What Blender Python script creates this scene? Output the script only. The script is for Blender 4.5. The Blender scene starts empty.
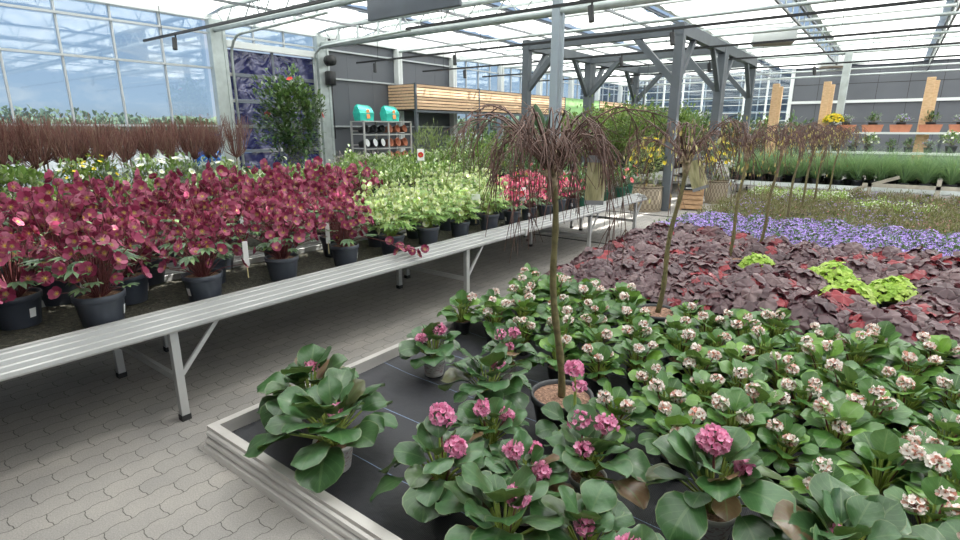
import bpy, math, random
from math import sin, cos, pi, radians, sqrt, atan2
from mathutils import Vector as V, Matrix, noise

SC = bpy.context.scene
COL = SC.collection
R = random.Random(7)
TAU = 2*pi
u = lambda a, b: R.uniform(a, b)

# ------------------------------------------------------------------ mesh builder
class MB:
    def __init__(s): s.v = []; s.f = []; s.uv = []; s.smooth = True
    def quad_grid(s, rows, uvs=None, close=False):
        n = len(rows[0]); b = len(s.v)
        for r in rows: s.v += [tuple(p) for p in r]
        for i in range(len(rows)-1):
            for j in range(n if close else n-1):
                k = (j+1) % n
                s.f.append((b+i*n+j, b+i*n+k, b+(i+1)*n+k, b+(i+1)*n+j))
                if uvs: s.uv.append((uvs[i][j], uvs[i][k], uvs[i+1][k], uvs[i+1][j]))
                else: s.uv.append(None)
        return b
    def face(s, pts, uv=None):
        b = len(s.v); s.v += [tuple(p) for p in pts]; s.f.append(tuple(range(b, b+len(pts)))); s.uv.append(uv)
    def box(s, x0, x1, y0, y1, z0, z1, bev=0):
        b = len(s.v)
        if bev <= 0:
            s.v += [(x, y, z) for z in (z0, z1) for y in (y0, y1) for x in (x0, x1)]
            for f in ((0,2,3,1),(4,5,7,6),(0,1,5,4),(1,3,7,5),(3,2,6,7),(2,0,4,6)):
                s.f.append(tuple(b+i for i in f)); s.uv.append(None)
        else:
            c = bev; prof = [(x0+c,y0),(x1-c,y0),(x1,y0+c),(x1,y1-c),(x1-c,y1),(x0+c,y1),(x0,y1-c),(x0,y0+c)]
            cx, cy = (x0+x1)/2, (y0+y1)/2
            sh = lambda p: (p[0]+(c if p[0] < cx else -c)*.7, p[1]+(c if p[1] < cy else -c)*.7)
            rows = [[(*sh(p), z0) for p in prof], [(*p, z0+c) for p in prof], [(*p, z1-c) for p in prof], [(*sh(p), z1) for p in prof]]
            s.quad_grid(rows, close=True)
            s.f.append(tuple(b+i for i in range(7,-1,-1))); s.uv.append(None)
            s.f.append(tuple(b+24+i for i in range(8))); s.uv.append(None)
    def bar(s, a, b, w, h=None, upv=(0,0,1)):
        """rectangular bar between two points"""
        a, b = V(a), V(b); d = (b-a).normalized(); h = w if h is None else h
        up = V(upv)
        if abs(d.dot(up)) > .98: up = V((1,0,0))
        x = d.cross(up).normalized()*w/2; y = x.cross(d).normalized()*h/2
        k = len(s.v)
        for p in (a, b): s.v += [tuple(p-x-y), tuple(p+x-y), tuple(p+x+y), tuple(p-x+y)]
        for f in ((0,1,5,4),(1,2,6,5),(2,3,7,6),(3,0,4,7),(3,2,1,0),(4,5,6,7)):
            s.f.append(tuple(k+i for i in f)); s.uv.append(None)
    def tube(s, pts, rad, n=6, cap=True):
        pts = [V(p) for p in pts]; m = len(pts)
        rad = [rad]*m if not hasattr(rad, '__len__') else rad
        t0 = (pts[1]-pts[0]).normalized(); a = t0.orthogonal().normalized(); rows = []
        for i, p in enumerate(pts):
            t = (pts[min(i+1,m-1)]-pts[max(i-1,0)])
            if t.length < 1e-9: t = t0
            t = t.normalized(); a = (a - t*a.dot(t))
            a = a.normalized() if a.length > 1e-6 else t.orthogonal().normalized()
            b = t.cross(a)
            rows.append([p+(a*cos(TAU*k/n)+b*sin(TAU*k/n))*rad[i] for k in range(n)])
        b0 = s.quad_grid(rows, close=True)
        if cap:
            s.f.append(tuple(b0+i for i in range(n-1,-1,-1))); s.uv.append(None)
            s.f.append(tuple(b0+(m-1)*n+i for i in range(n))); s.uv.append(None)
    def lathe(s, prof, n=20, c=(0,0,0)):
        rows = [[(c[0]+r*cos(TAU*k/n), c[1]+r*sin(TAU*k/n), c[2]+z) for k in range(n)] for r, z in prof]
        s.quad_grid(rows, close=True)
    def mesh(s, name, mat, smooth=True):
        me = bpy.data.meshes.new(name); me.from_pydata(s.v, [], s.f); me.validate(clean_customdata=False) if False else None
        if any(x is not None for x in s.uv):
            l = me.uv_layers.new(name='UVMap'); i = 0; dat = []
            for f, q in zip(s.f, s.uv):
                q = q or [(0,0)]*len(f)
                for w in q: dat += w
            l.data.foreach_set('uv', dat)
        if smooth: me.polygons.foreach_set('use_smooth', [True]*len(me.polygons))
        me.materials.append(mat); me.update(); return me

# ------------------------------------------------------------------ objects
def obj(name, me, parent=None, loc=(0,0,0)):
    o = bpy.data.objects.new(name, me); COL.objects.link(o); o.location = loc
    if parent: o.parent = parent
    return o
def tag(o, label, cat, group=None, kind=None):
    o['label'] = label; o['category'] = cat
    if group: o['group'] = group
    if kind: o['kind'] = kind
    return o
def thing(name, label, cat, loc=(0,0,0), rz=0, group=None, sc=1):
    o = bpy.data.objects.new(name, None); COL.objects.link(o); o.location = loc; o.rotation_euler = (0,0,rz)
    o.scale = (sc,)*3; o.empty_display_size = .1
    return tag(o, label, cat, group)
def struct(name, me, parent=None):
    o = obj(name, me, parent)
    if not parent: o['kind'] = 'structure'
    return o
class Proto:
    """a kind of thing: its parts as (name, mesh, parent index, label); put() links one individual of it"""
    def __init__(s, name, cat): s.name = name; s.cat = cat; s.parts = []
    def add(s, name, me, par=-1, label=None): s.parts.append((name, me, par, label)); return len(s.parts)-1
    def put(s, label, loc, rz=None, sc=1, group=None, tilt=0):
        root = thing(s.name, label, s.cat, loc, u(0,TAU) if rz is None else rz, group, sc)
        if tilt: root.rotation_euler = (u(-tilt,tilt), u(-tilt,tilt), root.rotation_euler[2])
        made = []
        for n, me, par, lb in s.parts:
            o = obj(n, me, root if par < 0 else made[par]); made.append(o)
            if lb: o['label'] = lb
        return root

# ------------------------------------------------------------------ materials
def newmat(name):
    m = bpy.data.materials.new(name); m.use_nodes = True; nt = m.node_tree; nt.nodes.clear()
    return m, nt, nt.nodes.new('ShaderNodeOutputMaterial')
def pr(nt, col=(.5,.5,.5), rough=.5, metal=0, spec=.5):
    p = nt.nodes.new('ShaderNodeBsdfPrincipled'); p.inputs['Base Color'].default_value = (*col, 1)
    p.inputs['Roughness'].default_value = rough; p.inputs['Metallic'].default_value = metal
    p.inputs['Specular IOR Level'].default_value = spec; return p
def ramp(nt, fac, stops, interp='LINEAR'):
    r = nt.nodes.new('ShaderNodeValToRGB'); e = r.color_ramp; e.interpolation = interp
    while len(e.elements) < len(stops): e.elements.new(.5)
    for k, (p, c) in enumerate(stops): e.elements[k].position = p; e.elements[k].color = (*c, 1)
    nt.links.new(fac, r.inputs[0]); return r.outputs[0]
def noi(nt, scale, detail=3, co=None, rough=.5, dist=0):
    n = nt.nodes.new('ShaderNodeTexNoise'); n.inputs['Scale'].default_value = scale; n.inputs['Detail'].default_value = detail
    n.inputs['Roughness'].default_value = rough; n.inputs['Distortion'].default_value = dist
    if co is None:
        t = nt.nodes.new('ShaderNodeTexCoord'); co = t.outputs['Object']
    nt.links.new(co, n.inputs['Vector']); return n.outputs[0]
def mixc(nt, fac, a, b, mode='MIX'):
    m = nt.nodes.new('ShaderNodeMix'); m.data_type = 'RGBA'; m.blend_type = mode
    for sock, val in ((m.inputs[0], fac), (m.inputs[6], a), (m.inputs[7], b)):
        if hasattr(val, 'is_output'): nt.links.new(val, sock)
        elif isinstance(val, (int, float)): sock.default_value = val
        else: sock.default_value = (*val, 1)
    return m.outputs[2]
def mth(nt, op, a, b=0, c=0):
    m = nt.nodes.new('ShaderNodeMath'); m.operation = op
    for i, val in enumerate((a, b, c)):
        if hasattr(val, 'is_output'): nt.links.new(val, m.inputs[i])
        else: m.inputs[i].default_value = val
    return m.outputs[0]
def bump(nt, p, h, s=.3, d=.01):
    b = nt.nodes.new('ShaderNodeBump'); b.inputs['Strength'].default_value = s; b.inputs['Distance'].default_value = d
    nt.links.new(h, b.inputs['Height']); nt.links.new(b.outputs[0], p.inputs['Normal'])
def basic(name, col, rough=.5, metal=0, var=.0, scale=8, bmp=0, spec=.5):
    m, nt, out = newmat(name); p = pr(nt, col, rough, metal, spec)
    if var or bmp:
        n = noi(nt, scale, 4)
        if var:
            c = ramp(nt, n, [(.3, [x*(1-var) for x in col]), (.7, [min(1,x*(1+var)) for x in col])]); nt.links.new(c, p.inputs[0])
        if bmp: bump(nt, p, n, bmp, .01)
    nt.links.new(p.outputs[0], out.inputs[0]); return m
def leafmat(name, stops, rough=.42, trans=.25, spec=.45, vein=None, tcol=None, rim=None):
    """pigment varies from leaf to leaf (random per island), veins and leaf margins from the leaf's own UVs"""
    m, nt, out = newmat(name); g = nt.nodes.new('ShaderNodeNewGeometry')
    oi = nt.nodes.new('ShaderNodeObjectInfo')
    f = mth(nt, 'FRACT', mth(nt, 'ADD', g.outputs['Random Per Island'], oi.outputs['Random']))
    c = ramp(nt, f, stops)
    n = noi(nt, 35, 2); c = mixc(nt, .35, c, mixc(nt, 1, c, ramp(nt, n, [(.3,(.55,.55,.55)),(.75,(1.35,1.35,1.35))]), 'MULTIPLY'))
    if vein or rim:
        uv = nt.nodes.new('ShaderNodeUVMap'); sp = nt.nodes.new('ShaderNodeSeparateXYZ'); nt.links.new(uv.outputs[0], sp.inputs[0])
        ax = mth(nt, 'ABSOLUTE', mth(nt, 'SUBTRACT', sp.outputs[0], .5))
        if vein:
            mid = mth(nt, 'LESS_THAN', ax, .03)
            w = mth(nt, 'FRACT', mth(nt, 'MULTIPLY', mth(nt, 'SUBTRACT', sp.outputs[1], mth(nt, 'MULTIPLY', ax, .9)), 6))
            side = mth(nt, 'MULTIPLY', mth(nt, 'LESS_THAN', mth(nt, 'ABSOLUTE', mth(nt, 'SUBTRACT', w, .5)), .06), .55)
            c = mixc(nt, mth(nt, 'MULTIPLY', mth(nt, 'MAXIMUM', mid, side), .5), c, vein)
        if rim:
            e = mth(nt, 'GREATER_THAN', ax, .475); c = mixc(nt, mth(nt, 'MULTIPLY', e, .6), c, rim)
    p = pr(nt, (1,1,1), rough, 0, spec); nt.links.new(c, p.inputs[0])
    bump(nt, p, n, .25, .004)
    t = nt.nodes.new('ShaderNodeBsdfTranslucent')
    tc = mixc(nt, .5, c, tcol or (.35,.5,.1)); nt.links.new(tc, t.inputs[0])
    mx = nt.nodes.new('ShaderNodeMixShader'); mx.inputs[0].default_value = trans
    nt.links.new(p.outputs[0], mx.inputs[1]); nt.links.new(t.outputs[0], mx.inputs[2]); nt.links.new(mx.outputs[0], out.inputs[0])
    return m
def petalmat(name, stops, centre, trans=.3, rough=.5):
    """uv.y runs from the heart of the flower (0) to the tip of the petal (1)"""
    m, nt, out = newmat(name); g = nt.nodes.new('ShaderNodeNewGeometry'); oi = nt.nodes.new('ShaderNodeObjectInfo')
    f = mth(nt, 'FRACT', mth(nt, 'ADD', g.outputs['Random Per Island'], oi.outputs['Random']))
    c = ramp(nt, f, stops)
    uv = nt.nodes.new('ShaderNodeUVMap'); sp = nt.nodes.new('ShaderNodeSeparateXYZ'); nt.links.new(uv.outputs[0], sp.inputs[0])
    k = ramp(nt, sp.outputs[1], [(.1,(1,1,1)),(.36,(0,0,0))])
    c = mixc(nt, k, c, centre)
    p = pr(nt, (1,1,1), rough, 0, .3); nt.links.new(c, p.inputs[0])
    t = nt.nodes.new('ShaderNodeBsdfTranslucent'); nt.links.new(c, t.inputs[0])
    mx = nt.nodes.new('ShaderNodeMixShader'); mx.inputs[0].default_value = trans
    nt.links.new(p.outputs[0], mx.inputs[1]); nt.links.new(t.outputs[0], mx.inputs[2]); nt.links.new(mx.outputs[0], out.inputs[0])
    return m
def glassmat(name, tint=(.8,.9,1), op=.12):
    m, nt, out = newmat(name)
    t = nt.nodes.new('ShaderNodeBsdfTransparent'); t.inputs[0].default_value = (*tint,1)
    g = nt.nodes.new('ShaderNodeBsdfGlossy'); g.inputs['Roughness'].default_value = .03
    mx = nt.nodes.new('ShaderNodeMixShader'); mx.inputs[0].default_value = op
    nt.links.new(t.outputs[0], mx.inputs[1]); nt.links.new(g.outputs[0], mx.inputs[2]); nt.links.new(mx.outputs[0], out.inputs[0])
    return m

G = {}
G['alu'] = basic('aluminium', (.52,.52,.51), .45, .45, .06, 3)
G['alu_warm'] = basic('aluminium_mill', (.6,.57,.54), .4, .35, .1, 5)
G['galv'] = basic('galvanised', (.48,.53,.52), .45, .5, .12, 6)
G['white_metal'] = basic('white_painted_metal', (.72,.75,.74), .5, 0, .04, 3)
G['rail_grey'] = basic('rail_grey', (.5,.53,.54), .5, .3)
G['pergola'] = basic('anthracite_paint', (.1,.115,.13), .55, 0, .1, 4)
G['black'] = basic('black_metal', (.015,.016,.018), .5)
G['rubber'] = basic('rubber', (.02,.02,.02), .8)
G['wall_dark'] = basic('anthracite_panel', (.12,.128,.145), .45, .2, .08, .6)
G['pot_grey'] = basic('grey_plastic', (.055,.063,.08), .5, 0, .12, 12)
G['pot_black'] = basic('black_plastic', (.03,.032,.036), .5)
G['pot_green'] = basic('green_plastic', (.03,.14,.09), .5)
G['pot_terra'] = basic('terracotta', (.55,.22,.13), .7, 0, .12, 9)
G['paper'] = basic('white_label', (.82,.82,.8), .6)
G['stem_red'] = basic('dark_red_stem', (.16,.05,.05), .5, 0, .2, 20)
G['stem_green'] = basic('green_stem', (.25,.32,.07), .5, 0, .2, 20)
G['stake'] = basic('bamboo', (.6,.5,.25), .6)

def m_soil(name, a, b, s=60):
    m, nt, out = newmat(name); p = pr(nt, a, .9)
    n = noi(nt, s, 4, rough=.7); c = ramp(nt, n, [(.35,a),(.6,b),(.68,[min(1,x*1.8) for x in b])]); nt.links.new(c, p.inputs[0]); bump(nt, p, n, 1, .02)
    nt.links.new(p.outputs[0], out.inputs[0]); return m
G['soil'] = m_soil('potting_mix', (.07,.035,.02), (.3,.17,.1))
G['mulch'] = m_soil('bark_mulch', (.1,.05,.035), (.36,.21,.14), 45)
G['gravel'] = m_soil('damp_bench_mat', (.02,.02,.017), (.07,.065,.045), 45)

def m_paving():
    m, nt, out = newmat('interlocking_paving'); p = pr(nt, (.4,.38,.36), .75, 0, .35)
    tc = nt.nodes.new('ShaderNodeTexCoord'); sp = nt.nodes.new('ShaderNodeSeparateXYZ'); nt.links.new(tc.outputs['Object'], sp.inputs[0])
    def tri(a, per, amp):   # stepped zigzag of the interlocking joint
        t = mth(nt, 'PINGPONG', mth(nt, 'DIVIDE', a, per), 1)
        t = mth(nt, 'MINIMUM', mth(nt, 'MAXIMUM', mth(nt, 'MULTIPLY', mth(nt, 'SUBTRACT', t, .5), 3), -.5), .5)
        return mth(nt, 'MULTIPLY', t, amp)
    x = mth(nt, 'ADD', sp.outputs[0], tri(sp.outputs[1], .055, .012)); y = mth(nt, 'ADD', sp.outputs[1], tri(sp.outputs[0], .055, .008))
    cb = nt.nodes.new('ShaderNodeCombineXYZ'); nt.links.new(y, cb.inputs[0]); nt.links.new(x, cb.inputs[1])
    b = nt.nodes.new('ShaderNodeTexBrick'); nt.links.new(cb.outputs[0], b.inputs[0])
    b.inputs['Scale'].default_value = 1; b.inputs['Brick Width'].default_value = .22; b.inputs['Row Height'].default_value = .11
    b.inputs['Mortar Size'].default_value = .0022; b.inputs['Mortar Smooth'].default_value = .3; b.inputs['Bias'].default_value = 0
    b.inputs['Color1'].default_value = (.33,.31,.29,1); b.inputs['Color2'].default_value = (.295,.28,.265,1); b.inputs['Mortar'].default_value = (.1,.095,.085,1)
    n = noi(nt, 1.3, 5, rough=.6); st = ramp(nt, n, [(.3,(.78,.78,.79)),(.7,(1.12,1.1,1.07))])
    n2 = noi(nt, 160, 2); st2 = ramp(nt, n2, [(.3,(.82,.82,.82)),(.7,(1.15,1.15,1.15))])
    c = mixc(nt, 1, b.outputs[0], st, 'MULTIPLY'); c = mixc(nt, 1, c, st2, 'MULTIPLY')
    nt.links.new(c, p.inputs[0])
    h = mth(nt, 'SUBTRACT', mth(nt, 'MULTIPLY', n2, .15), b.outputs['Fac']); bump(nt, p, h, .5, .006)
    nt.links.new(p.outputs[0], out.inputs[0]); return m
G['paving'] = m_paving()

def m_cloth():
    m, nt, out = newmat('woven_ground_cover'); p = pr(nt, (.03,.03,.035), .5, 0, .5)
    tc = nt.nodes.new('ShaderNodeTexCoord')
    w = nt.nodes.new('ShaderNodeTexWave'); w.inputs['Scale'].default_value = 45; w.inputs['Distortion'].default_value = 2.5; nt.links.new(tc.outputs['Object'], w.inputs[0])
    w.bands_direction = 'X'
    c = ramp(nt, w.outputs[1], [(.2,(.018,.018,.022)),(.8,(.045,.045,.055))])
    sp = nt.nodes.new('ShaderNodeSeparateXYZ'); nt.links.new(tc.outputs['Object'], sp.inputs[0])
    ln = mth(nt, 'LESS_THAN', mth(nt, 'FRACT', mth(nt, 'DIVIDE', mth(nt, 'ADD', sp.outputs[1], .15), .42)), .008)
    c = mixc(nt, ln, c, (.25,.35,.55)); nt.links.new(c, p.inputs[0])
    n = noi(nt, 7, 3); bump(nt, p, mth(nt, 'ADD', mth(nt, 'MULTIPLY', w.outputs[1], .1), n), .5, .02)
    nt.links.new(p.outputs[0], out.inputs[0]); return m
G['cover'] = m_cloth()

def m_wood(name, a, b, rough=.6):
    m, nt, out = newmat(name); p = pr(nt, a, rough)
    tc = nt.nodes.new('ShaderNodeTexCoord'); mp = nt.nodes.new('ShaderNodeMapping'); mp.inputs['Scale'].default_value = (6,.7,18); nt.links.new(tc.outputs['Object'], mp.inputs[0])
    n = noi(nt, 2, 4, mp.outputs[0]); c = ramp(nt, n, [(.3,a),(.7,b)]); nt.links.new(c, p.inputs[0]); nt.links.new(p.outputs[0], out.inputs[0]); return m
G['larch'] = m_wood('larch_slats', (.6,.38,.23), (.82,.58,.38))
G['timber'] = m_wood('new_timber', (.62,.38,.2), (.8,.55,.33))
G['crate'] = m_wood('crate_wood', (.38,.22,.11), (.6,.38,.22))
G['fascia_dark'] = basic('fascia_backing', (.05,.045,.04), .7)
G['fascia_green'] = basic('green_panel', (.28,.5,.2), .5)
G['bark'] = basic('young_bark', (.13,.11,.045), .7, 0, .35, 30, .5)
G['bark_pale'] = basic('knotty_bark', (.3,.23,.15), .8, 0, .4, 40, .8)
G['twig'] = basic('bare_red_brown_twig', (.13,.07,.055), .55, 0, .4, 20)
G['twig_red'] = leafmat('red_twigs', [(0,(.12,.045,.04)),(.5,(.2,.085,.07)),(1,(.24,.15,.11))], .7, 0)

# roof shading screen: white woven fabric, lets part of the daylight through
def m_screen():
    m, nt, out = newmat('roof_shade_screen')
    n = noi(nt, 1.6, 5, rough=.7, dist=.8)
    c = ramp(nt, n, [(.35,(.62,.65,.64)),(.5,(.88,.9,.88)),(.62,(.97,.97,.93))])  # grey noise painted into the cloth colour for seams and fold shading
    t = nt.nodes.new('ShaderNodeBsdfTranslucent'); nt.links.new(c, t.inputs[0])
    d = nt.nodes.new('ShaderNodeBsdfDiffuse'); nt.links.new(c, d.inputs[0])
    tr = nt.nodes.new('ShaderNodeBsdfTransparent')
    a = nt.nodes.new('ShaderNodeMixShader'); a.inputs[0].default_value = .3; nt.links.new(t.outputs[0], a.inputs[1]); nt.links.new(d.outputs[0], a.inputs[2])
    b = nt.nodes.new('ShaderNodeMixShader'); b.inputs[0].default_value = .03; nt.links.new(a.outputs[0], b.inputs[1]); nt.links.new(tr.outputs[0], b.inputs[2])
    nt.links.new(b.outputs[0], out.inputs[0]); return m
G['screen'] = m_screen()
G['glass'] = glassmat('clear_glazing', (.86,.93,.97), .1)
G['roofglass'] = glassmat('roof_glazing', (.95,.97,.97), .03)

def m_doorglass():
    m, nt, out = newmat('violet_door_pane'); p = pr(nt, (.035,.035,.115), .06, 0, .8)
    tc = nt.nodes.new('ShaderNodeTexCoord')
    n = noi(nt, 2.2, 2, tc.outputs['Object'], .4, 1.5)
    w = nt.nodes.new('ShaderNodeTexWave'); w.wave_type = 'RINGS'; w.inputs['Scale'].default_value = .55; w.inputs['Distortion'].default_value = 7; w.inputs['Detail'].default_value = .5; w.inputs['Detail Scale'].default_value = .8
    nt.links.new(tc.outputs['Object'], w.inputs[0])
    nt.links.new(ramp(nt, w.outputs[1], [(.55,(.028,.03,.11)),(.9,(.1,.1,.2))]), p.inputs[0])  # paler swirls painted into the pane colour as wavy reflections
    bump(nt, p, mth(nt, 'ADD', n, mth(nt, 'MULTIPLY', w.outputs[1], .3)), .9, .12)
    nt.links.new(p.outputs[0], out.inputs[0]); return m
G['doorglass'] = m_doorglass()

# foliage kinds
L = {}
L['berg'] = leafmat('bergenia_leaf', [(0,(.025,.075,.022)),(.35,(.045,.12,.036)),(.55,(.075,.16,.07)),(.72,(.035,.09,.03)),(.9,(.06,.12,.045)),(.93,(.15,.075,.04)),(.97,(.14,.09,.05)),(1,(.06,.12,.045))], .32, .1, .6, (.12,.2,.08), rim=(.2,.24,.12))
L['bergw'] = leafmat('small_bergenia_leaf', [(0,(.028,.085,.022)),(.35,(.06,.16,.03)),(.65,(.09,.18,.07)),(.88,(.16,.32,.04)),(1,(.04,.11,.03))], .32, .16, .5, (.2,.3,.12))
L['hell'] = leafmat('hellebore_leaf', [(0,(.05,.11,.045)),(.6,(.1,.17,.09)),(1,(.16,.26,.1))], .4, .2)
L['hellc'] = leafmat('pale_hellebore_leaf', [(0,(.12,.24,.06)),(.5,(.24,.4,.11)),(1,(.4,.55,.2))], .45, .35)
L['heu'] = leafmat('purple_heuchera_leaf', [(0,(.06,.028,.035)),(.35,(.125,.072,.082)),(.75,(.21,.14,.145)),(.9,(.095,.045,.05)),(.93,(.3,.025,.035)),(1,(.2,.025,.035))], .42, .18, .5, tcol=(.3,.04,.06))
L['lime'] = leafmat('lime_heuchera_leaf', [(0,(.3,.5,.06)),(.6,(.45,.62,.1)),(1,(.55,.7,.2))], .5, .35)
L['camp'] = leafmat('bellflower_leaf', [(0,(.05,.12,.04)),(1,(.12,.22,.08))], .55, .2)
L['brown'] = leafmat('brownish_sedge', [(0,(.13,.09,.06)),(.4,(.19,.15,.07)),(.7,(.14,.16,.06)),(1,(.26,.14,.15))], .6, .25)
L['limew'] = leafmat('fresh_green_cushion', [(0,(.25,.4,.08)),(1,(.45,.6,.18))], .55, .3)
L['grass'] = leafmat('blue_green_grass', [(0,(.1,.2,.1)),(.5,(.18,.32,.17)),(1,(.3,.42,.22))], .5, .3)
L['var'] = leafmat('variegated_leaf', [(0,(.06,.13,.035)),(.4,(.15,.27,.06)),(.7,(.3,.4,.14)),(.85,(.55,.6,.42)),(1,(.1,.18,.05))], .4, .25)
L['dark'] = leafmat('glossy_evergreen_leaf', [(0,(.022,.06,.018)),(.6,(.05,.12,.035)),(.9,(.12,.22,.07)),(1,(.3,.4,.2))], .3, .15, .6)
L['mid'] = leafmat('bright_shrub_leaf', [(0,(.05,.11,.025)),(.6,(.13,.22,.045)),(1,(.33,.42,.13))], .4, .3)
L['olive'] = leafmat('grey_olive_leaf', [(0,(.12,.17,.07)),(.6,(.23,.29,.13)),(1,(.33,.36,.2))], .5, .3)
L['heath'] = leafmat('heather_sprig', [(0,(.3,.28,.25)),(.5,(.5,.42,.42)),(1,(.2,.24,.16))], .7, .2)
L['silver'] = leafmat('silver_leaf', [(0,(.2,.25,.22)),(.6,(.4,.45,.42)),(1,(.12,.18,.13))], .6, .2)
L['tree'] = leafmat('distant_tree_leaf', [(0,(.04,.07,.035)),(.6,(.08,.12,.06)),(1,(.13,.16,.08))], .8, .1)
F = {}
F['pink'] = petalmat('pink_petal', [(0,(.78,.27,.47)),(.5,(.88,.45,.62)),(1,(.75,.2,.4))], (.6,.1,.22))
F['white'] = petalmat('blush_white_petal', [(0,(.88,.78,.74)),(.7,(.95,.9,.86)),(.85,(.75,.42,.36)),(1,(.55,.2,.13))], (.5,.2,.1))
F['maroon'] = petalmat('maroon_petal', [(0,(.13,.015,.04)),(.35,(.27,.035,.085)),(.6,(.38,.075,.15)),(.8,(.48,.15,.23)),(1,(.16,.02,.055))], (.5,.32,.15))
F['cream'] = petalmat('cream_green_petal', [(0,(.55,.65,.3)),(.45,(.75,.78,.5)),(.75,(.42,.55,.2)),(1,(.85,.82,.72))], (.6,.65,.15))
F['rose'] = petalmat('rose_pink_petal', [(0,(.6,.03,.14)),(.5,(.75,.12,.25)),(.8,(.85,.45,.5)),(1,(.5,.03,.1))], (.7,.5,.3))
F['violet'] = petalmat('violet_petal', [(0,(.3,.15,.62)),(.5,(.42,.27,.76)),(1,(.56,.42,.85))], (.7,.65,.8))
F['snow'] = petalmat('white_petal', [(0,(.9,.9,.86)),(1,(.8,.82,.75))], (.8,.8,.3))
F['yellow'] = petalmat('yellow_petal', [(0,(.85,.65,.03)),(1,(.9,.78,.1))], (.7,.5,.03))
F['red'] = petalmat('red_petal', [(0,(.7,.03,.04)),(1,(.8,.08,.08))], (.6,.3,.05))
F['salmon'] = petalmat('salmon_petal', [(0,(.85,.2,.2)),(1,(.9,.35,.4))], (.6,.1,.05))

# ------------------------------------------------------------------ plant geometry
def pv(az, pitch): return V((cos(az)*cos(pitch), sin(az)*cos(pitch), sin(pitch)))
P_OBOV = lambda t: (sin(pi*t**1.25)**.55 if 0 < t < .999 else .12)
P_OVAL = lambda t: sin(pi*t)**.6 if 0 < t < 1 else 0
P_LANCE = lambda t: sin(pi*t**.7)**.95 if 0 < t < 1 else 0
def blade(mb, o, az, p0, p1, Ln, W, prof, nl=6, nw=4, cup=.15, wave=0, roll=0, rnd=0):
    o = V(o); rows = []; uvs = []; p = V(o); ph = u(0,TAU)
    for i in range(nl+1):
        t = i/nl; pit = p0+(p1-p0)*t
        d = pv(az, pit); side = V((-sin(az), cos(az), 0)); nrm = side.cross(d)*-1
        if roll: side = (side*cos(roll)+nrm*sin(roll)); nrm = side.cross(d)*-1
        if i: p = p+d*(Ln/nl)
        w = W*.5*max(prof(t), .02 if i else .06); r = []; q = []
        for j in range(nw+1):
            s = -1+2*j/nw
            off = cup*w*s*s + (wave*W*sin(ph+t*9+s*2)*abs(s) if wave else 0)
            r.append(p+side*w*s+nrm*off); q.append((.5+.5*s, t))
        rows.append(r); uvs.append(q)
    mb.quad_grid(rows, uvs)
def petiole(mb, a, b, r, n=4, bow=.2):
    a, b = V(a), V(b); m = (a+b)/2 + V((0,0,1))*(b-a).length*0
    h = V((b.x-a.x, b.y-a.y, 0)); m -= h*bow
    mb.tube([a, m, b], [r*1.2, r, r*.8], n, False)
def rosette(mb, st, n, Lm, Wm, hmax, spread, nl=6, nw=6, wave=.03, prof=P_OBOV, z0=0, cup=.25, big=0):
    for i in range(n):
        t = (i+.5)/n              # 0 inner upright .. 1 outer
        az = i*2.39996+u(-.3,.3); s = u(.6,1.2)*(.7+.3*t)
        r0 = spread*(.12+.5*t)*u(.8,1.15); h0 = z0+hmax*(1-.62*t)*u(.75,1.05)
        b = V((cos(az)*r0, sin(az)*r0, h0))
        petiole(st, (cos(az)*.015, sin(az)*.015, z0*.95), b, .006 if Lm > .12 else .004)
        p0 = radians(72-62*t+u(-14,14)); p1 = p0-radians(25+40*t+u(-10,15))
        blade(mb, b, az+u(-.25,.25), p0, p1, Lm*s, Wm*s*u(.9,1.1), prof, nl, nw, cup*u(-.3,1.3), wave, u(-.45,.45))
def floret(mb, c, nrm, r, n=5, cup=.5, w=.9, nl=2, tip=0):
    """n petals round a heart, opened around nrm"""
    nrm = V(nrm).normalized(); a = nrm.orthogonal().normalized(); b = nrm.cross(a); k0 = u(0,TAU)
    for k in range(n):
        th = k0+TAU*k/n; d = a*cos(th)+b*sin(th); sd = nrm.cross(d); rows = []; uv = []
        for i in range(nl+1):
            t = i/nl; ww = r*w*.62*(.25+sin(pi*min(1,t*.85))*.95) if i else r*.1
            if i == nl: ww = r*w*.3
            q = V(c)+d*(r*t)+nrm*(r*cup*t*t - (tip*r if i == nl else 0))
            rows.append([q-sd*ww+nrm*ww*.25, q, q+sd*ww+nrm*ww*.25]); uv.append([(0,t),(.5,t),(1,t)])
        mb.quad_grid(rows, uv)
def heart(mb, c, nrm, r):
    nrm = V(nrm).normalized(); a = nrm.orthogonal().normalized(); b = nrm.cross(a)
    rows = [[V(c)+nrm*(r*.25)+(a*cos(TAU*k/6)+b*sin(TAU*k/6))*r*1.0 for k in range(6)], [V(c)+nrm*r*1.1+(a*cos(TAU*k/6)+b*sin(TAU*k/6))*r*.35 for k in range(6)]]
    mb.quad_grid(rows, close=True)
def cluster(fl, top, n, rad, r, squash=.8, cup=.75, calyx=None):
    for i in range(n):
        th = i*2.39996; ph = math.acos(1-1.75*(i+.5)/n)
        d = V((sin(ph)*cos(th), sin(ph)*sin(th), cos(ph)*squash))
        c = V(top)+d*rad*u(.7,1.1)
        floret(fl, c, d+V((u(-.5,.5),u(-.5,.5),u(-.4,.3))), r*u(.8,1.15), 5, cup, .95, 2)
def pot_prof(r, h, rim=.1):
    return [(0,0),(r*.78,0),(r*.8,.004),(r*.97,h*.78),(r*.99,h*.8),(r*1.04,h*.82),(r*1.05,h*.99),(r*1.0,h),(r*.95,h*.97),(r*.93,h*.86),(0,h*.86)]
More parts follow.
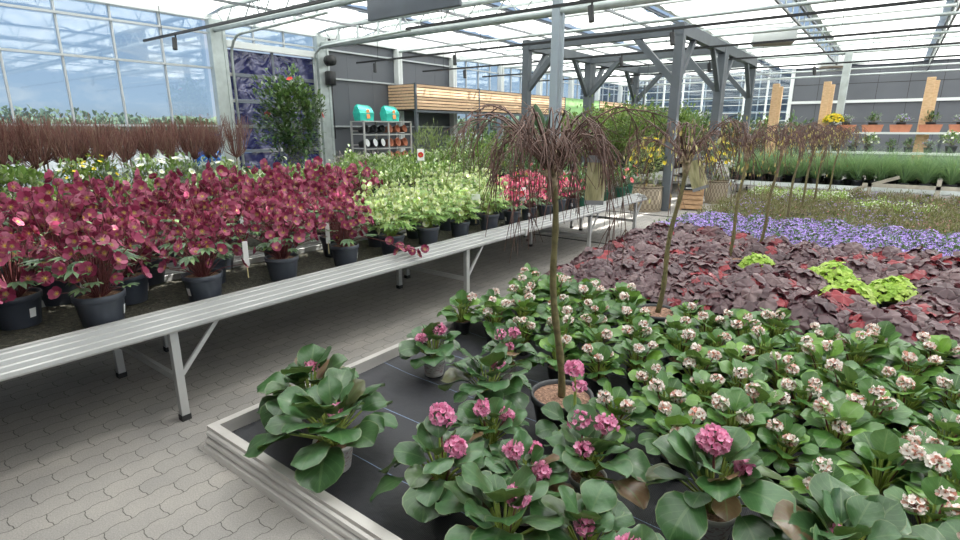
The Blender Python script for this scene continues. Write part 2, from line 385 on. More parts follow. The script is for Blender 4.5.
def add_pot(pro, r, h, mat, soil='soil', label=True, n=20, lb=None):
    m = MB(); m.lathe(pot_prof(r,h)[:-1], n); pi_ = pro.add('pot', m.mesh('pot', G[mat] if isinstance(mat,str) else mat), label=lb)
    m = MB(); m.lathe([(0,h*.9),(r*.5,h*.895),(r*.94,h*.875)], n); pro.add('potting_mix', m.mesh('potting_mix', G[soil]))
    if label:
        m = MB(); rows = []
        for z in (h*.3, h*.58):
            rr = r*(.8+.17*z/(h*.78))*1.012; rows.append([(rr*cos(a), rr*sin(a), z) for a in [-.16+.08*k for k in range(5)]])
        m.quad_grid(rows); pro.add('price_sticker', m.mesh('price_sticker', G['paper']), pi_, 'white price sticker')
    return pi_
def m_print_pot():
    m, nt, out = newmat('pale_printed_pot'); p = pr(nt, (.6,.58,.55), .45)
    tc = nt.nodes.new('ShaderNodeTexCoord'); mp = nt.nodes.new('ShaderNodeMapping'); mp.inputs['Scale'].default_value = (1,1,2.4); nt.links.new(tc.outputs['Object'], mp.inputs[0])
    n = noi(nt, 42, 3, mp.outputs[0]); sp = nt.nodes.new('ShaderNodeSeparateXYZ'); nt.links.new(tc.outputs['Object'], sp.inputs[0])
    band = mth(nt, 'MULTIPLY', mth(nt, 'GREATER_THAN', sp.outputs[2], .03), mth(nt, 'LESS_THAN', sp.outputs[2], .1))
    k = mth(nt, 'MULTIPLY', mth(nt, 'GREATER_THAN', n, .54), band)
    c = mixc(nt, mth(nt, 'MULTIPLY', k, .6), (.6,.58,.56), (.3,.12,.12)); nt.links.new(c, p.inputs[0]); nt.links.new(p.outputs[0], out.inputs[0]); return m
G['pot_print'] = m_print_pot()

def proto_bergenia(flowers, n=22, Lm=.17, Wm=.17, hmax=.2, spread=.27, pink=True, leaf='berg'):
    pro = Proto('potted_bergenia', 'plant'); h = .13 if pink else .1; r = .085 if pink else .065
    add_pot(pro, r, h, 'pot_print' if pink else 'pot_black', label=False)
    lf, st = MB(), MB(); rosette(lf, st, n, Lm, Wm, hmax, spread, 7 if pink else 5, 6 if pink else 4, .055 if pink else .04, z0=h*.9)
    pro.add('stems', st.mesh('stems', G['stem_green'])); pro.add('leaves', lf.mesh('leaves', L[leaf]))
    for (dx, dy, z, num, rad) in flowers:
        s = MB(); s.tube([(dx*.2,dy*.2,h), (dx*.6,dy*.6,h+(z-h)*.55), (dx,dy,z)], [.007,.006,.004] if pink else [.004,.004,.003], 5)
        for k in range(7):
            a = k*.9; s.tube([(dx,dy,z-.01),(dx+cos(a)*rad*.6,dy+sin(a)*rad*.6,z+u(-.3,.5)*rad)], [.003,.002], 3)
        f = MB(); cluster(f, (dx,dy,z), num+6, rad*.92, .0165 if pink else .0135)
        i = pro.add('flower_stalk', s.mesh('flower_stalk', G['stem_red'])); pro.add('flower_cluster', f.mesh('flower_cluster', F['pink' if pink else 'white']), i)
    return pro

def palm_leaf(mb, c, az, pitch, r, n=5, w=.3):
    for k in range(n):
        a = az+(k-(n-1)/2)*(2.1/n)*1.1
        blade(mb, c, a, pitch, pitch-.5, r*(1-.12*abs(k-(n-1)/2)), r*w, P_LANCE, 3, 2, .2)
def proto_hellebore(petal, leaf, nf, H, spread, fr, stem='stem_red', pr_=.1, ph=.17, nleaf=9, mix=None):
    pro = Proto('potted_hellebore', 'plant'); add_pot(pro, pr_, ph, 'pot_grey')
    lf, st, fl, ht = MB(), MB(), MB(), MB()
    for i in range(nleaf):
        az = i*2.4+u(-.3,.3); rr = spread*u(.35,.8); z = ph+H*u(.1,.55)
        c = (cos(az)*rr, sin(az)*rr, z); petiole(st, (cos(az)*.02, sin(az)*.02, ph*.9), c, .003, 3)
        palm_leaf(lf, c, az, u(-.1,.5), u(.08,.13))
    for i in range(nf):
        az = i*2.39996+u(-.4,.4); t = sqrt((i+.5)/nf); rr = spread*t*u(.8,1.1); z = ph+H*(1-.35*t*t)*u(.5,1.05) if i % 3 else ph+H*u(.12,.6)
        c = V((cos(az)*rr, sin(az)*rr, z)); q = V((cos(az)*rr*.5, sin(az)*rr*.5, ph+(z-ph)*.6))
        st.tube([(cos(az)*.03, sin(az)*.03, ph*.9), q, c], [.004,.003,.0022], 3, False)
        nn = V((cos(az)*.9+u(-.5,.5), sin(az)*.9+u(-.5,.5), u(-.25,.75)))
        floret(fl, c, nn, fr*u(.75,1.2), 5, u(.05,.95), .86, 3, .05); heart(ht, c, nn, fr*.13)
        if i % 2: palm_leaf(lf, c-V((0,0,.02)), az+u(-1,1), u(-.2,.5), fr*1.3, 3, .4)
    pro.add('stems', st.mesh('stems', G[stem])); pro.add('leaves', lf.mesh('leaves', L[leaf]))
    i = pro.add('flowers', fl.mesh('flowers', F[petal])); pro.add('flower_hearts', ht.mesh('flower_hearts', F['yellow'] if petal != 'cream' else L['lime']), i, 'yellow-green stamens')
    return pro

def disc_leaf(mb, c, nrm, R0, lobes=5, ruff=.12, n=26):
    nrm = V(nrm).normalized(); a = nrm.orthogonal().normalized(); b = nrm.cross(a); k0 = u(0,TAU); ph = u(0,6)
    def pt(t, th):
        rr = R0*t*(.82+.2*abs(cos(lobes*th/2))+.05*cos(th*lobes*3))*(1-.55*math.exp(-(((th+pi) % TAU-pi)/.25)**2)*t)
        return V(c)+(a*cos(th+k0)+b*sin(th+k0))*rr+nrm*(R0*(-.22*t*t+ruff*t*sin(th*lobes+ph)))
    rows = [[pt(t, TAU*k/n) for k in range(n)] for t in (.06,.55,1)]
    uv = [[(.5,t)]*n for t in (.06,.55,1)]
    mb.quad_grid(rows, uv, close=True)
def proto_heuchera(leaf, n=36, spread=.22, H=.18, R0=.06, potm='pot_black'):
    pro = Proto('potted_heuchera', 'plant'); add_pot(pro, .07, .1, potm, label=False)
    lf, st = MB(), MB()
    for i in range(n):
        t = sqrt((i+.5)/n); az = i*2.39996; rr = spread*t; z = .1+H*(1-.75*t*t)*u(.8,1.1)
        c = V((cos(az)*rr, sin(az)*rr, z)); st.tube([(cos(az)*.02,sin(az)*.02,.08), c*.5+V((0,0,.07)), c], [.002]*3, 3, False)
        disc_leaf(lf, c, (cos(az)*t*1.1+u(-.5,.5), sin(az)*t*1.1+u(-.5,.5), 1), R0*u(.7,1.15), 5, .13)
    pro.add('stems', st.mesh('stems', G['stem_red' if leaf == 'heu' else 'stem_green'])); pro.add('leaves', lf.mesh('leaves', L[leaf])); return pro

def sprig(mb, c, d, Ln, W):
    d = V(d).normalized(); s = d.cross(V((0,0,1)));
    s = s.normalized() if s.length > .01 else V((1,0,0)); c = V(c); n = s.cross(d)
    m = c+d*Ln*.5+n*W*.1; mb.quad_grid([[c-s*.1*W, c, c+s*.1*W], [m-s*W*.5+n*W*.15, m, m+s*W*.5+n*W*.15], [c+d*Ln-s*W*.08, c+d*Ln, c+d*Ln+s*W*.08]], [[(0,0),(.5,0),(1,0)],[(0,.5),(.5,.5),(1,.5)],[(0,1),(.5,1),(1,1)]])
def bush_mesh(mb, n, rx, rz, zc, Ln, W, full=False, shell=.55, up=.4):
    for i in range(n):
        th = u(0,TAU); cz = u(-1 if full else -.25, 1); rr = sqrt(max(0,1-cz*cz)); k = u(shell,1.05)
        wob = 1+.22*sin(th*3+zc*9)+.15*sin(cz*7+th)
        c = V((cos(th)*rr*rx*k*wob, sin(th)*rr*rx*k*wob, zc+cz*rz*k*wob))
        d = V((cos(th)*rr+u(-.8,.8), sin(th)*rr+u(-.8,.8), cz*.6+up+u(-.7,.7)))
        sprig(mb, c, d, Ln*u(.7,1.2), W*u(.7,1.2))
def proto_bush(name, leaf, n, rx, rz, Ln, W, potr=.1, poth=.15, potm='pot_black', flower=None, nf=0, fr=.02, stem=None, full=False, zc=None, cat='plant', nb=9, up=.4):
    pro = Proto(name, cat)
    if potr: add_pot(pro, potr, poth, potm, label=False, n=14)
    zc = poth+rz*.35 if zc is None else zc
    lf, st = MB(), MB(); bush_mesh(lf, n, rx, rz, zc, Ln, W, full, up=up)
    for k in range(nb):
        a = k*2.4; rr = rx*u(.3,.7); st.tube([(0,0,poth*.8), (cos(a)*rr*.4, sin(a)*rr*.4, (poth+zc)/2), (cos(a)*rr, sin(a)*rr, zc+rz*u(0,.6))], [.006,.005,.003], 4, False)
    pro.add('stems', st.mesh('stems', stem or G['bark'])); pro.add('leaves', lf.mesh('leaves', L[leaf]))
    if flower:
        f = MB()
        for k in range(nf):
            if nf <= 6: f = MB()
            th = k*2.39996; cz = u(.0,1); rr = sqrt(1-cz*cz); q = V((cos(th)*rr*rx, sin(th)*rr*rx, zc+cz*rz))*1.0
            d = V((cos(th)*rr, sin(th)*rr, cz+.4)); floret(f, q+d*.012, d+V((u(-.4,.4),u(-.4,.4),0)), fr*u(.8,1.2), 5, .3, .95, 2)
            if nf <= 6: pro.add('flower', f.mesh('flower', F[flower]))
        if nf <= 6: return pro
        pro.add('flowers', f.mesh('flowers', F[flower]))
    return pro
def proto_grass(n=210, H=.92, spread=.32):
    pro = Proto('potted_ornamental_grass', 'grass'); add_pot(pro, .1, .15, 'pot_black', label=False, n=14); g = MB()
    for i in range(n):
        az = u(0,TAU); t = u(0,1); h = H*u(.6,1.05)
        blade(g, (cos(az)*.05*t, sin(az)*.05*t, .13), az, radians(88-28*t), radians(40-70*t*u(.3,1)), h, .008, P_LANCE, 4, 1, 0)
    pro.add('leaves', g.mesh('leaves', L['grass'])); return pro
def proto_twiggy(n=34, H=.6, trunk=.55, potm='pot_black'):
    pro = Proto('potted_twig_shrub', 'shrub'); add_pot(pro, .1, .15, potm, label=False, n=14)
    t_, w_ = MB(), MB(); t_.tube([(0,0,.12),(.01,.005,.12+trunk*.5),(0,0,.12+trunk)], [.012,.01,.012], 6)
    for i in range(n):
        a = u(0,TAU); r = u(.05,.34); b = V((cos(a)*r*.5, sin(a)*r*.5, .12+trunk+u(.03,.15))); e = V((cos(a)*r, sin(a)*r, .12+trunk+H*u(.55,1)))
        w_.tube([(0,0,.1+trunk), b, e], [.005,.0045,.0025], 3, False)
        for k in range(3):
            s = b.lerp(e, u(.1,.7)); w_.tube([s, s+V((u(-.08,.08),u(-.08,.08),u(.1,.22)))], [.003,.0015], 3, False)
    pro.add('trunk', t_.mesh('trunk', G['bark'])); pro.add('twigs', w_.mesh('twigs', G['twig_red'])); return pro

# ================================================================== camera (principal axes: +Y along the benches, Z up)
F_, YH, AZ, HC = 534., 129., 37.1, 1.65
cam = bpy.data.cameras.new('camera'); cam.lens = F_/960*36; cam.sensor_width = 36; cam.clip_start = .05; cam.clip_end = 500
co = bpy.data.objects.new('camera', cam); COL.objects.link(co); co.location = (0,0,HC)
co.rotation_euler = (radians(90)-math.atan((270-YH)/F_), 0, radians(AZ)); SC.camera = co

# ================================================================== sky and sun
w = bpy.data.worlds.new('sky'); SC.world = w; w.use_nodes = True; nt = w.node_tree; nt.nodes.clear()
out = nt.nodes.new('ShaderNodeOutputWorld'); bg = nt.nodes.new('ShaderNodeBackground'); tc = nt.nodes.new('ShaderNodeTexCoord')
sp = nt.nodes.new('ShaderNodeSeparateXYZ'); nt.links.new(tc.outputs['Generated'], sp.inputs[0])
skyc = ramp(nt, sp.outputs[2], [(0,(.5,.56,.6)),(.04,(.5,.63,.78)),(.35,(.22,.38,.68)),(1,(.13,.26,.58))])
mp = nt.nodes.new('ShaderNodeMapping'); mp.inputs['Scale'].default_value = (2.2,2.2,9); nt.links.new(tc.outputs['Generated'], mp.inputs[0])
cl = ramp(nt, noi(nt, 2.6, 6, mp.outputs[0], .62, .6), [(.5,(0,0,0)),(.72,(.8,.8,.8))])
nt.links.new(mixc(nt, cl, skyc, (.85,.87,.9)), bg.inputs[0]); bg.inputs[1].default_value = .52
nt.links.new(bg.outputs[0], out.inputs[0])
sun = bpy.data.lights.new('sun', 'SUN'); sun.energy = 10.0; sun.angle = radians(1.2); sun.color = (1,.96,.9)
so = bpy.data.objects.new('sun', sun); COL.objects.link(so)
sd = V((.44,.6,1.15)).normalized(); so.rotation_euler = sd.to_track_quat('Z','Y').to_euler(); so.location = (0,0,20)

# ================================================================== outdoors
def s_empty(name, kind='structure', parent=None):
    o = bpy.data.objects.new(name, None); COL.objects.link(o); o.empty_display_size = .1
    if parent: o.parent = parent
    else: o['kind'] = kind
    return o
XW, YB = -12.3, 30.0
m = MB(); m.box(XW, 7, -4, YB, -.1, 0); struct('floor', m.mesh('floor', G['paving'], False))
m = MB(); m.box(-150, XW-.12, -60, 140, -.3, -.06); m.box(XW-.12, 60, YB+.15, 140, -.3, -.06); struct('ground', m.mesh('ground', basic('asphalt', (.2,.2,.2), .9, 0, .2, 1), False))
m = MB()   # wooded ridge on the horizon
rows = [[], [], []]
for k in range(90):
    a = radians(-125+k*1.3)+pi/2; d = 95
    h = 3.6+2.2*noise.noise(V((k*.09,0,0)))+.8*noise.noise(V((k*.6,3,0))); x, y = -sin(radians(-20+k*1.3))*d, cos(radians(-20+k*1.3))*d
    rows[0].append((x,y,-.3)); rows[1].append((x*1.0,y*1.0,h*.7)); rows[2].append((x*1.12,y*1.12,h))
m.quad_grid(rows); struct('hills', m.mesh('hills', basic('wooded_ridge', (.1,.14,.08), .9, 0, .35, .4, .5)))
tb = MB()
for k in range(2600):
    a = radians(u(15,95)); d = u(88,98); h = 3.2+2.0*noise.noise(V((math.degrees(a)*.07,0,0))); c = V((-sin(a)*d, cos(a)*d, u(.3,h)))
    for q in range(3): sprig(tb, c+V((u(-1,1),u(-1,1),u(-.5,.6))), (u(-1,1),u(-1,1),1.2), u(.35,.8), u(.3,.7))
tag(obj('distant_forest', tb.mesh('distant_forest', L['tree'])), 'dark wooded treeline on the horizon beyond the glass wall', 'forest', kind='stuff')
m = MB(); m.box(-30.2,-30,-10,40,-.1,1.35); struct('boundary_wall', m.mesh('boundary_wall', basic('pale_concrete', (.42,.4,.38), .8, 0, .1, 2), False))

def car(loc, rz, mat, label):
    t = thing('car', label, 'car', loc, rz)
    b = MB(); sec = []
    for x, zb, zt, w in ((-2.1,.45,.75,.72),(-2.0,.3,.95,.82),(-1.2,.25,1.0,.88),(1.3,.25,.98,.88),(2.0,.3,.85,.82),(2.15,.45,.65,.7)):
        sec.append([(x,-w,zb),(x,-w-.03,(zb+zt)/2),(x,-w+.04,zt),(x,w-.04,zt),(x,w+.03,(zb+zt)/2),(x,w,zb)])
    b.quad_grid(sec, close=True); b.face(sec[0]); b.face(sec[-1][::-1]); obj('body', b.mesh('body', mat), t)
    c = MB(); sec = [[(-1.85,-.72,.95),(-1.85,.72,.95)],[(-1.35,-.6,1.42),(-1.35,.6,1.42)],[(.1,-.6,1.46),(.1,.6,1.46)],[(1.0,-.72,.97),(1.0,.72,.97)]]
    c.quad_grid(sec); c.face([s[0] for s in sec]); c.face([s[1] for s in sec][::-1]); obj('cabin', c.mesh('cabin', G['black'], False), t)
    r = MB(); r.box(-1.3,.05,-.58,.58,1.43,1.49,.03); obj('car_roof', r.mesh('car_roof', mat), t)
    for x in (-1.35,1.35):
        for y in (-.88,.88):
            wm = MB(); wm.tube([(x,y-.1,.32),(x,y+.1,.32)], .32, 18); o = obj('wheel', wm.mesh('wheel', G['rubber'], False), t)
            hm = MB(); hm.tube([(x,y-.11,.32),(x,y+.11,.32)], .19, 14); obj('hub', hm.mesh('hub', G['alu'], False), o)
bl = basic('blue_car_paint', (.02,.12,.38), .25, .3); dk = basic('dark_car_paint', (.05,.05,.07), .25, .3)
car((-18.8,9.85,0), 2.69, bl, 'blue car parked outside, seen through the glass beside the steel column')
car((-25.5,14.2,0), 2.5, dk, 'dark car parked farther off behind the blue car')

# ================================================================== left wall: glazing, violet door, anthracite panels
wl = s_empty('wall_left')
cols = [6.55, 9.3, 12.05, 14.6, 17.4, 20.2, 23.0, 25.8, 28.6]
for k, y in enumerate(cols):
    m = MB(); wd = .15 if y in (6.55, 9.3) else .07
    m.box(XW, XW+.2, y-wd, y+wd, 0, 3.95, .012)
    m.box(XW+.2, XW+.215, y-wd-.02, y-wd+.05, 0, 3.9); m.box(XW+.2, XW+.215, y+wd-.05, y+wd+.02, 0, 3.9)
    obj('column', m.mesh('column', G['galv'] if y in (6.55, 9.3) else G['white_metal'], False), wl)
m = MB()
for z in (1.72, 2.95, 3.66):
    segs = [(-4,6.4),(9.45,YB)] if z < 3.6 else [(-4,YB)]
    for a, b in segs: m.box(XW+.02, XW+.08, a, b, z-.02, z+.02)
obj('rail', m.mesh('rail', G['rail_grey'], False), wl)
m = MB(); m.box(XW-.1, XW+.12, -4, YB, 3.93, 4.08); obj('eaves_gutter', m.mesh('eaves_gutter', G['white_metal'], False), wl)
m = MB(); m.box(XW-.1, XW+.02, -4, 6.55, 0, .45); m.box(XW-.1, XW+.02, 14.6, YB, 0, .9); obj('plinth', m.mesh('plinth', G['wall_dark'], False), wl)
m = MB(); m.box(XW-.08, XW, 9.3, 14.6, 0, 3.93)
for k in range(6): m.box(XW, XW+.004, 9.32+k*.9, 9.33+k*.9, 0, 3.9)
obj('cladding_panel', m.mesh('cladding_panel', G['wall_dark'], False), wl)
def window(n, y0, y1, z0, z1, step, mat='glass'):
    wr = s_empty('window_%d' % n)
    g = MB(); g.box(XW-.03, XW-.02, y0, y1, z0, z1); obj('pane', g.mesh('pane', G[mat], False), wr)
    f = MB(); y = y0
    while y < y1-.1: f.box(XW-.03, XW+.03, y-.016, y+.016, z0, z1); y += step
    obj('mullion', f.mesh('mullion', G['rail_grey'], False), wr)
window(1, -3.35, 6.35, .45, 3.93, .88)
window(2, 6.7, 9.15, 3.56, 3.93, .8)
window(3, 14.75, YB-.1, .9, 3.93, .7)
dr = s_empty('door_1')
m = MB(); m.box(XW-.02, XW+.09, 6.7, 6.78, 0, 3.56); m.box(XW-.02, XW+.09, 9.08, 9.15, 0, 3.56); m.box(XW-.02, XW+.14, 6.7, 9.15, 3.42, 3.56); obj('door_frame', m.mesh('door_frame', G['white_metal'], False), dr)
for k in range(6):
    z0, z1 = k*.57, (k+1)*.57
    m = MB(); m.box(XW, XW+.03, 6.78, 9.08, z0+.04, z1-.04); obj('door_pane', m.mesh('door_pane', G['doorglass'], False), dr)
    m = MB(); m.box(XW-.01, XW+.06, 6.78, 9.08, z0-.035, z0+.035); m.box(XW, XW+.05, 7.9, 7.96, z0, z1); obj('door_rail', m.mesh('door_rail', basic('grey_door_rail', (.17,.19,.22), .5, .4), False), dr)
    m = MB(); m.box(XW+.06, XW+.1, 6.76, 6.86, z0-.03, z0+.03); m.box(XW+.05, XW+.09, 7.9, 7.96, z0-.04, z0+.04); obj('hinge', m.mesh('hinge', G['alu'], False), dr)
for y in (6.84, 9.02):     # curved door tracks running in under the roof
    m = MB(); pts = [(XW+.16, y, 0), (XW+.16, y, 3.2)]+[(XW+.16+.45*(1-cos(a)), y, 3.2+.45*sin(a)) for a in (.4,.8,1.2,1.57)]+[(XW+3.6, y, 3.72)]
    m.tube(pts, .03, 6); obj('door_track', m.mesh('door_track', G['galv']), dr)
    m = MB()
    for x in (1.2,1.9,2.6,3.3): m.box(XW+x-.02, XW+x+.02, y-.02, y+.02, 3.72, 3.98)
    obj('track_hanger', m.mesh('track_hanger', G['galv'], False), dr)
m = MB(); m.tube([(XW+.3,9.35,3.35),(XW+.5,9.35,3.35)], .13, 14); m.box(XW+.2,XW+.42,9.3,9.5,2.75,3.1,.02); m.tube([(XW+.35,9.4,2.75),(XW+.33,9.42,1.4)], .015, 5)
obj('door_motor', m.mesh('door_motor', G['black']), dr)

# ================================================================== back wall
wb = s_empty('wall_back')
m = MB(); m.box(-4.3, 9, YB, YB+.12, 0, 4.8)
obj('cladding_panel', m.mesh('cladding_panel', G['wall_dark'], False), wb)
m = MB()
for k in range(12): m.box(-4.3+k*1.1, -4.285+k*1.1, YB-.006, YB, 0, 4.8)
for z in (1.9,3.6): m.box(-4.3, 9, YB-.006, YB, z, z+.02)
obj('panel_joint', m.mesh('panel_joint', G['black'], False), wb)
m = MB(); m.box(-4.3, 9, YB-.12, YB-.02, 2.78, 2.9); m.box(-4.35, -4.2, YB-.1, YB+.12, 0, 4.8); obj('rail', m.mesh('rail', G['white_metal'], False), wb)
wn = s_empty('window_4')
m = MB(); m.box(XW, -4.3, YB+.02, YB+.03, .3, 4.8); obj('pane', m.mesh('pane', G['glass'], False), wn)
m = MB()
for k in range(9): x = XW+k*1.0; m.box(x-.04, x+.04, YB-.04, YB+.05, 0, 4.8)
for k in range(12): m.box(XW, -4.3, YB-.02, YB+.03, .5+k*.38, .53+k*.38)
obj('mullion', m.mesh('mullion', G['white_metal'], False), wn)
# hall next door, seen through the back glazing
nb = s_empty('neighbouring_hall')
m = MB(); m.box(XW-6, -3.5, YB+6, YB+6.3, 0, 5.5); obj('facade', m.mesh('facade', basic('slate_facade', (.12,.14,.17), .5, 0, .3, .5), False), nb)
m = MB()
for k in range(15): x = XW-5.5+k*1.0; m.box(x, x+.06, YB+5.9, YB+6, 0, 5.3)
for z in (1.2,2.1,2.6,3.3,3.9,4.4): m.box(XW-6, -3.5, YB+5.9, YB+6, z, z+.06)
obj('facade_frame', m.mesh('facade_frame', G['white_metal'], False), nb)
m = MB()
for k in range(5): m.box(XW-5+k*2.3, XW-4+k*2.3, YB+5.88, YB+5.95, 3.4, 3.5)
obj('facade_strip', m.mesh('facade_strip', basic('yellowish_strip', (.6,.55,.3), .5), False), nb)

# ================================================================== roof
cg = s_empty('ceiling')
GX = [-10.6,-7.85,-5.1,-2.2,.6,3.4]
edges = [(-10.4,-8.0),(-7.6,-5.3),(-4.85,-2.55),(-2.05,.6),(.6,9)]
def sheet(x0, x1, z0, z1, ya=7.3, yb=30):
    m = MB(); nx, ny = 8, int((yb-ya)*5); rows = []
    for i in range(ny+1):
        y = ya+(yb-ya)*i/ny
        rows.append([(x0+(x1-x0)*j/nx, y, z0+(z1-z0)*j/nx+.075*sin(y*TAU/1.37)*sin(pi*j/nx)**.5 if 0 < j < nx else z0+(z1-z0)*j/nx+.02*sin(y*9)) for j in range(nx+1)])
    m.quad_grid(rows); obj('shade_screen', m.mesh('shade_screen', G['screen']), cg)
sheet(XW, -10.75, 4.02, 4.4)
for a, b in edges: sheet(a, b, 4.42, 4.42)
sheet(XW, -10.75, 4.02, 4.4, -1, 7.3); sheet(-10.75, -2.5, 4.42, 4.42, -1, 7.3); sheet(-2.2, 9, 4.42, 4.42, -1, 7.3)  # unseen near screens, slot shaped to let sun onto the front hellebores
m = MB(); m.box(XW, 9, -4, -.9, 4.6, 4.7); obj('unseen_shading_roof', m.mesh('unseen_shading_roof', G['white_metal'], False), cg)  # opaque roof out of view, added to dim the foreground
m = MB(); m.box(XW, 9, -4.1, -4, 0, 4.7); struct('wall_front_unseen', m.mesh('wall_front_unseen', G['wall_dark'], False))  # unseen wall behind the camera, added to cut light on the near floor
m = MB()
ridge = -2.5; nx = 0
for k, x in enumerate(GX[:-1]):
    xm = (GX[k]+GX[k+1])/2; m.quad_grid([[(x,-3,4.6),(x,YB,4.6)],[(xm,-3,5.3),(xm,YB,5.3)],[(GX[k+1],-3,4.6),(GX[k+1],YB,4.6)]])
m.quad_grid([[(XW,-3,4.1),(XW,YB,4.1)],[(GX[0],-3,4.6),(GX[0],YB,4.6)]])
obj('roof_glazing', m.mesh('roof_glazing', G['roofglass'], False), cg)
for x in GX:       # lattice girders running with the benches
    m = MB(); m.bar((x,-3,4.0),(x,YB,4.0),.045,.045); m.bar((x,-3,4.38),(x,YB,4.38),.06,.06)
    obj('lattice_chord', m.mesh('lattice_chord', basic('dark_chord', (.13,.14,.15), .5, .4), False), cg)
    m = MB(); y = -2.6
    while y < YB-.8:
        m.bar((x,y,4.36),(x,y+.13,4.02),.016); m.bar((x,y+.26,4.36),(x,y+.13,4.02),.016); y += .92
    obj('lattice_brace', m.mesh('lattice_brace', G['galv'], False), cg)
    m = MB(); m.box(x-.1, x+.1, -3, YB, 4.55, 4.62); obj('roof_gutter', m.mesh('roof_gutter', G['galv'], False), cg)
def truss(y, zb, rad, mat, x1=4.5, zt=None, step=.7):
    zt = zt or zb+.38
    m = MB(); m.tube([(XW+.1,y,zb),(x1,y,zb)], rad, 8); obj('truss_chord', m.mesh('truss_chord', mat), cg)
    m = MB(); m.tube([(XW+.1,y,zt),(x1,y,zt)], rad*.7, 6); x = XW+.3
    while x < x1-step: m.tube([(x,y,zt),(x+step/2,y,zb),(x+step,y,zt)], .014, 4, False); x += step
    obj('truss_web', m.mesh('truss_web', G['galv']), cg)
truss(6.5, 3.74, .07, G['galv']); truss(9.3, 3.72, .085, G['galv'])
for y in (12.05, 14.8, 17.5, 20.3, 23.1, 25.9, 28.6):
    m = MB(); m.tube([(XW+.1,y,3.86),(9,y,3.86)], .035, 6); obj('truss_chord', m.mesh('truss_chord', G['galv']), cg)
m = MB()
for y, z in ((10.6,4.25),(16.2,4.25),(21.7,4.25),(27.3,4.25)): m.bar((XW,y,z),(4.5,y,z),.05,.05)
obj('crossbar', m.mesh('crossbar', G['galv'], False), cg)
m = MB(); m.box(-5.33,-5.17,9.2,9.36,0,3.95,.012); m.tube([(-5.11,9.26,0),(-5.11,9.26,3.8)], .025, 8)
obj('column', m.mesh('column', basic('blue_grey_column', (.3,.35,.39), .5, .2, .08, 3), False), cg)
m = MB(); m.box(-1.6,-1.4,20.2,20.4,0,3.9,.015); obj('column', m.mesh('column', G['galv'], False), cg)
m = MB(); m.tube([(-8.3,6.1,4.25),(4.5,6.1,4.25)], .035, 6); m.tube([(-6.8,11.7,4.12),(4.5,11.7,4.12)], .03, 6); m.tube([(-3.5,16.0,4.2),(4.5,16,4.2)], .03, 6); obj('water_pipe', m.mesh('water_pipe', G['white_metal']), cg)

# lighting tracks
def track(y, x0, spots, label):
    t = thing('lighting_track', label, 'light', (x0,y,3.3), 0, 'black lighting tracks under the roof')
    m = MB(); m.box(0, 4.5-x0, -.02, .02, -.02, .02); obj('rail', m.mesh('rail', G['black'], False), t)
    h = MB()
    for k in range(5): x = .8+k*3.2; h.tube([(x,0,.02),(x,0,.72)], .005, 4)
    obj('hanger', h.mesh('hanger', G['black']), t)
    for x in spots:
        s = MB(); x -= x0; s.tube([(x,0,-.02),(x,0,-.07)], .015, 6); s.tube([(x-.01,-.02,-.07),(x+.03,-.05,-.27)], .042, 10); obj('spotlight', s.mesh('spotlight', G['black'], False), t)
track(4.95, -11.9, (-10.6,), 'long black lighting track nearest the camera, ending by the glass wall')
track(7.1, -6.95, (-3.5,), 'black lighting track starting beside the hanging grey sign')
track(9.8, -11.4, (-8.1,-3.3,-10.7), 'black lighting track crossing in front of the dark panel wall')
track(12.4, -11.5, (-9.9,-5.3), 'black lighting track passing over the timber fascia end')
track(14.8, -11.1, (-8.2,-4.0), 'black lighting track behind the pergola front beam')
track(17.3, -10.5, (-7,-2), 'farthest black lighting track, low over the pergola rear')

t = thing('hanging_sign', 'blank dark grey panel hanging under the roof at top', 'sign', (-7.8,7,3.5))
m = MB(); m.box(0,2.1,0,.08,0,.85,.01); obj('panel', m.mesh('panel', basic('slate_sign', (.1,.115,.14), .45, .1, .1, 2), False), t)
m = MB(); m.tube([(.2,.04,.85),(.2,.04,1.05)], .01, 5); m.tube([(1.9,.04,.85),(1.9,.04,1.05)], .01, 5); obj('hanger', m.mesh('hanger', G['galv']), t)
def heater(x, y, z, label):
    t = thing('unit_heater', label, 'heater', (x,y,z), .25, 'unit heaters under the roof')
    m = MB(); m.box(-.5,.5,-.35,.35,0,.36,.02); obj('housing', m.mesh('housing', G['white_metal']), t)
    m = MB(); m.box(-.46,.46,-.32,.32,-.03,0); obj('louvre', m.mesh('louvre', basic('brown_louvre', (.22,.18,.13), .6), False), t)
    m = MB(); m.tube([(.5,0,.2),(1.3,0,.2),(1.3,0,.55)], .03, 6); m.tube([(.5,.1,.1),(1.1,.1,.1),(1.1,.1,.55)], .03, 6); obj('flue_pipe', m.mesh('flue_pipe', G['galv']), t)
    m = MB()
    for a in (-.4,.4): m.tube([(a,0,.36),(a,0,.6)], .012, 5)
    obj('hanger', m.mesh('hanger', G['galv']), t)
heater(-2.95,16.6,3.82,'white unit heater hanging beside the pergola corner')
heater(-2.3,25.5,3.95,'white unit heater hanging farther back before the dark wall')

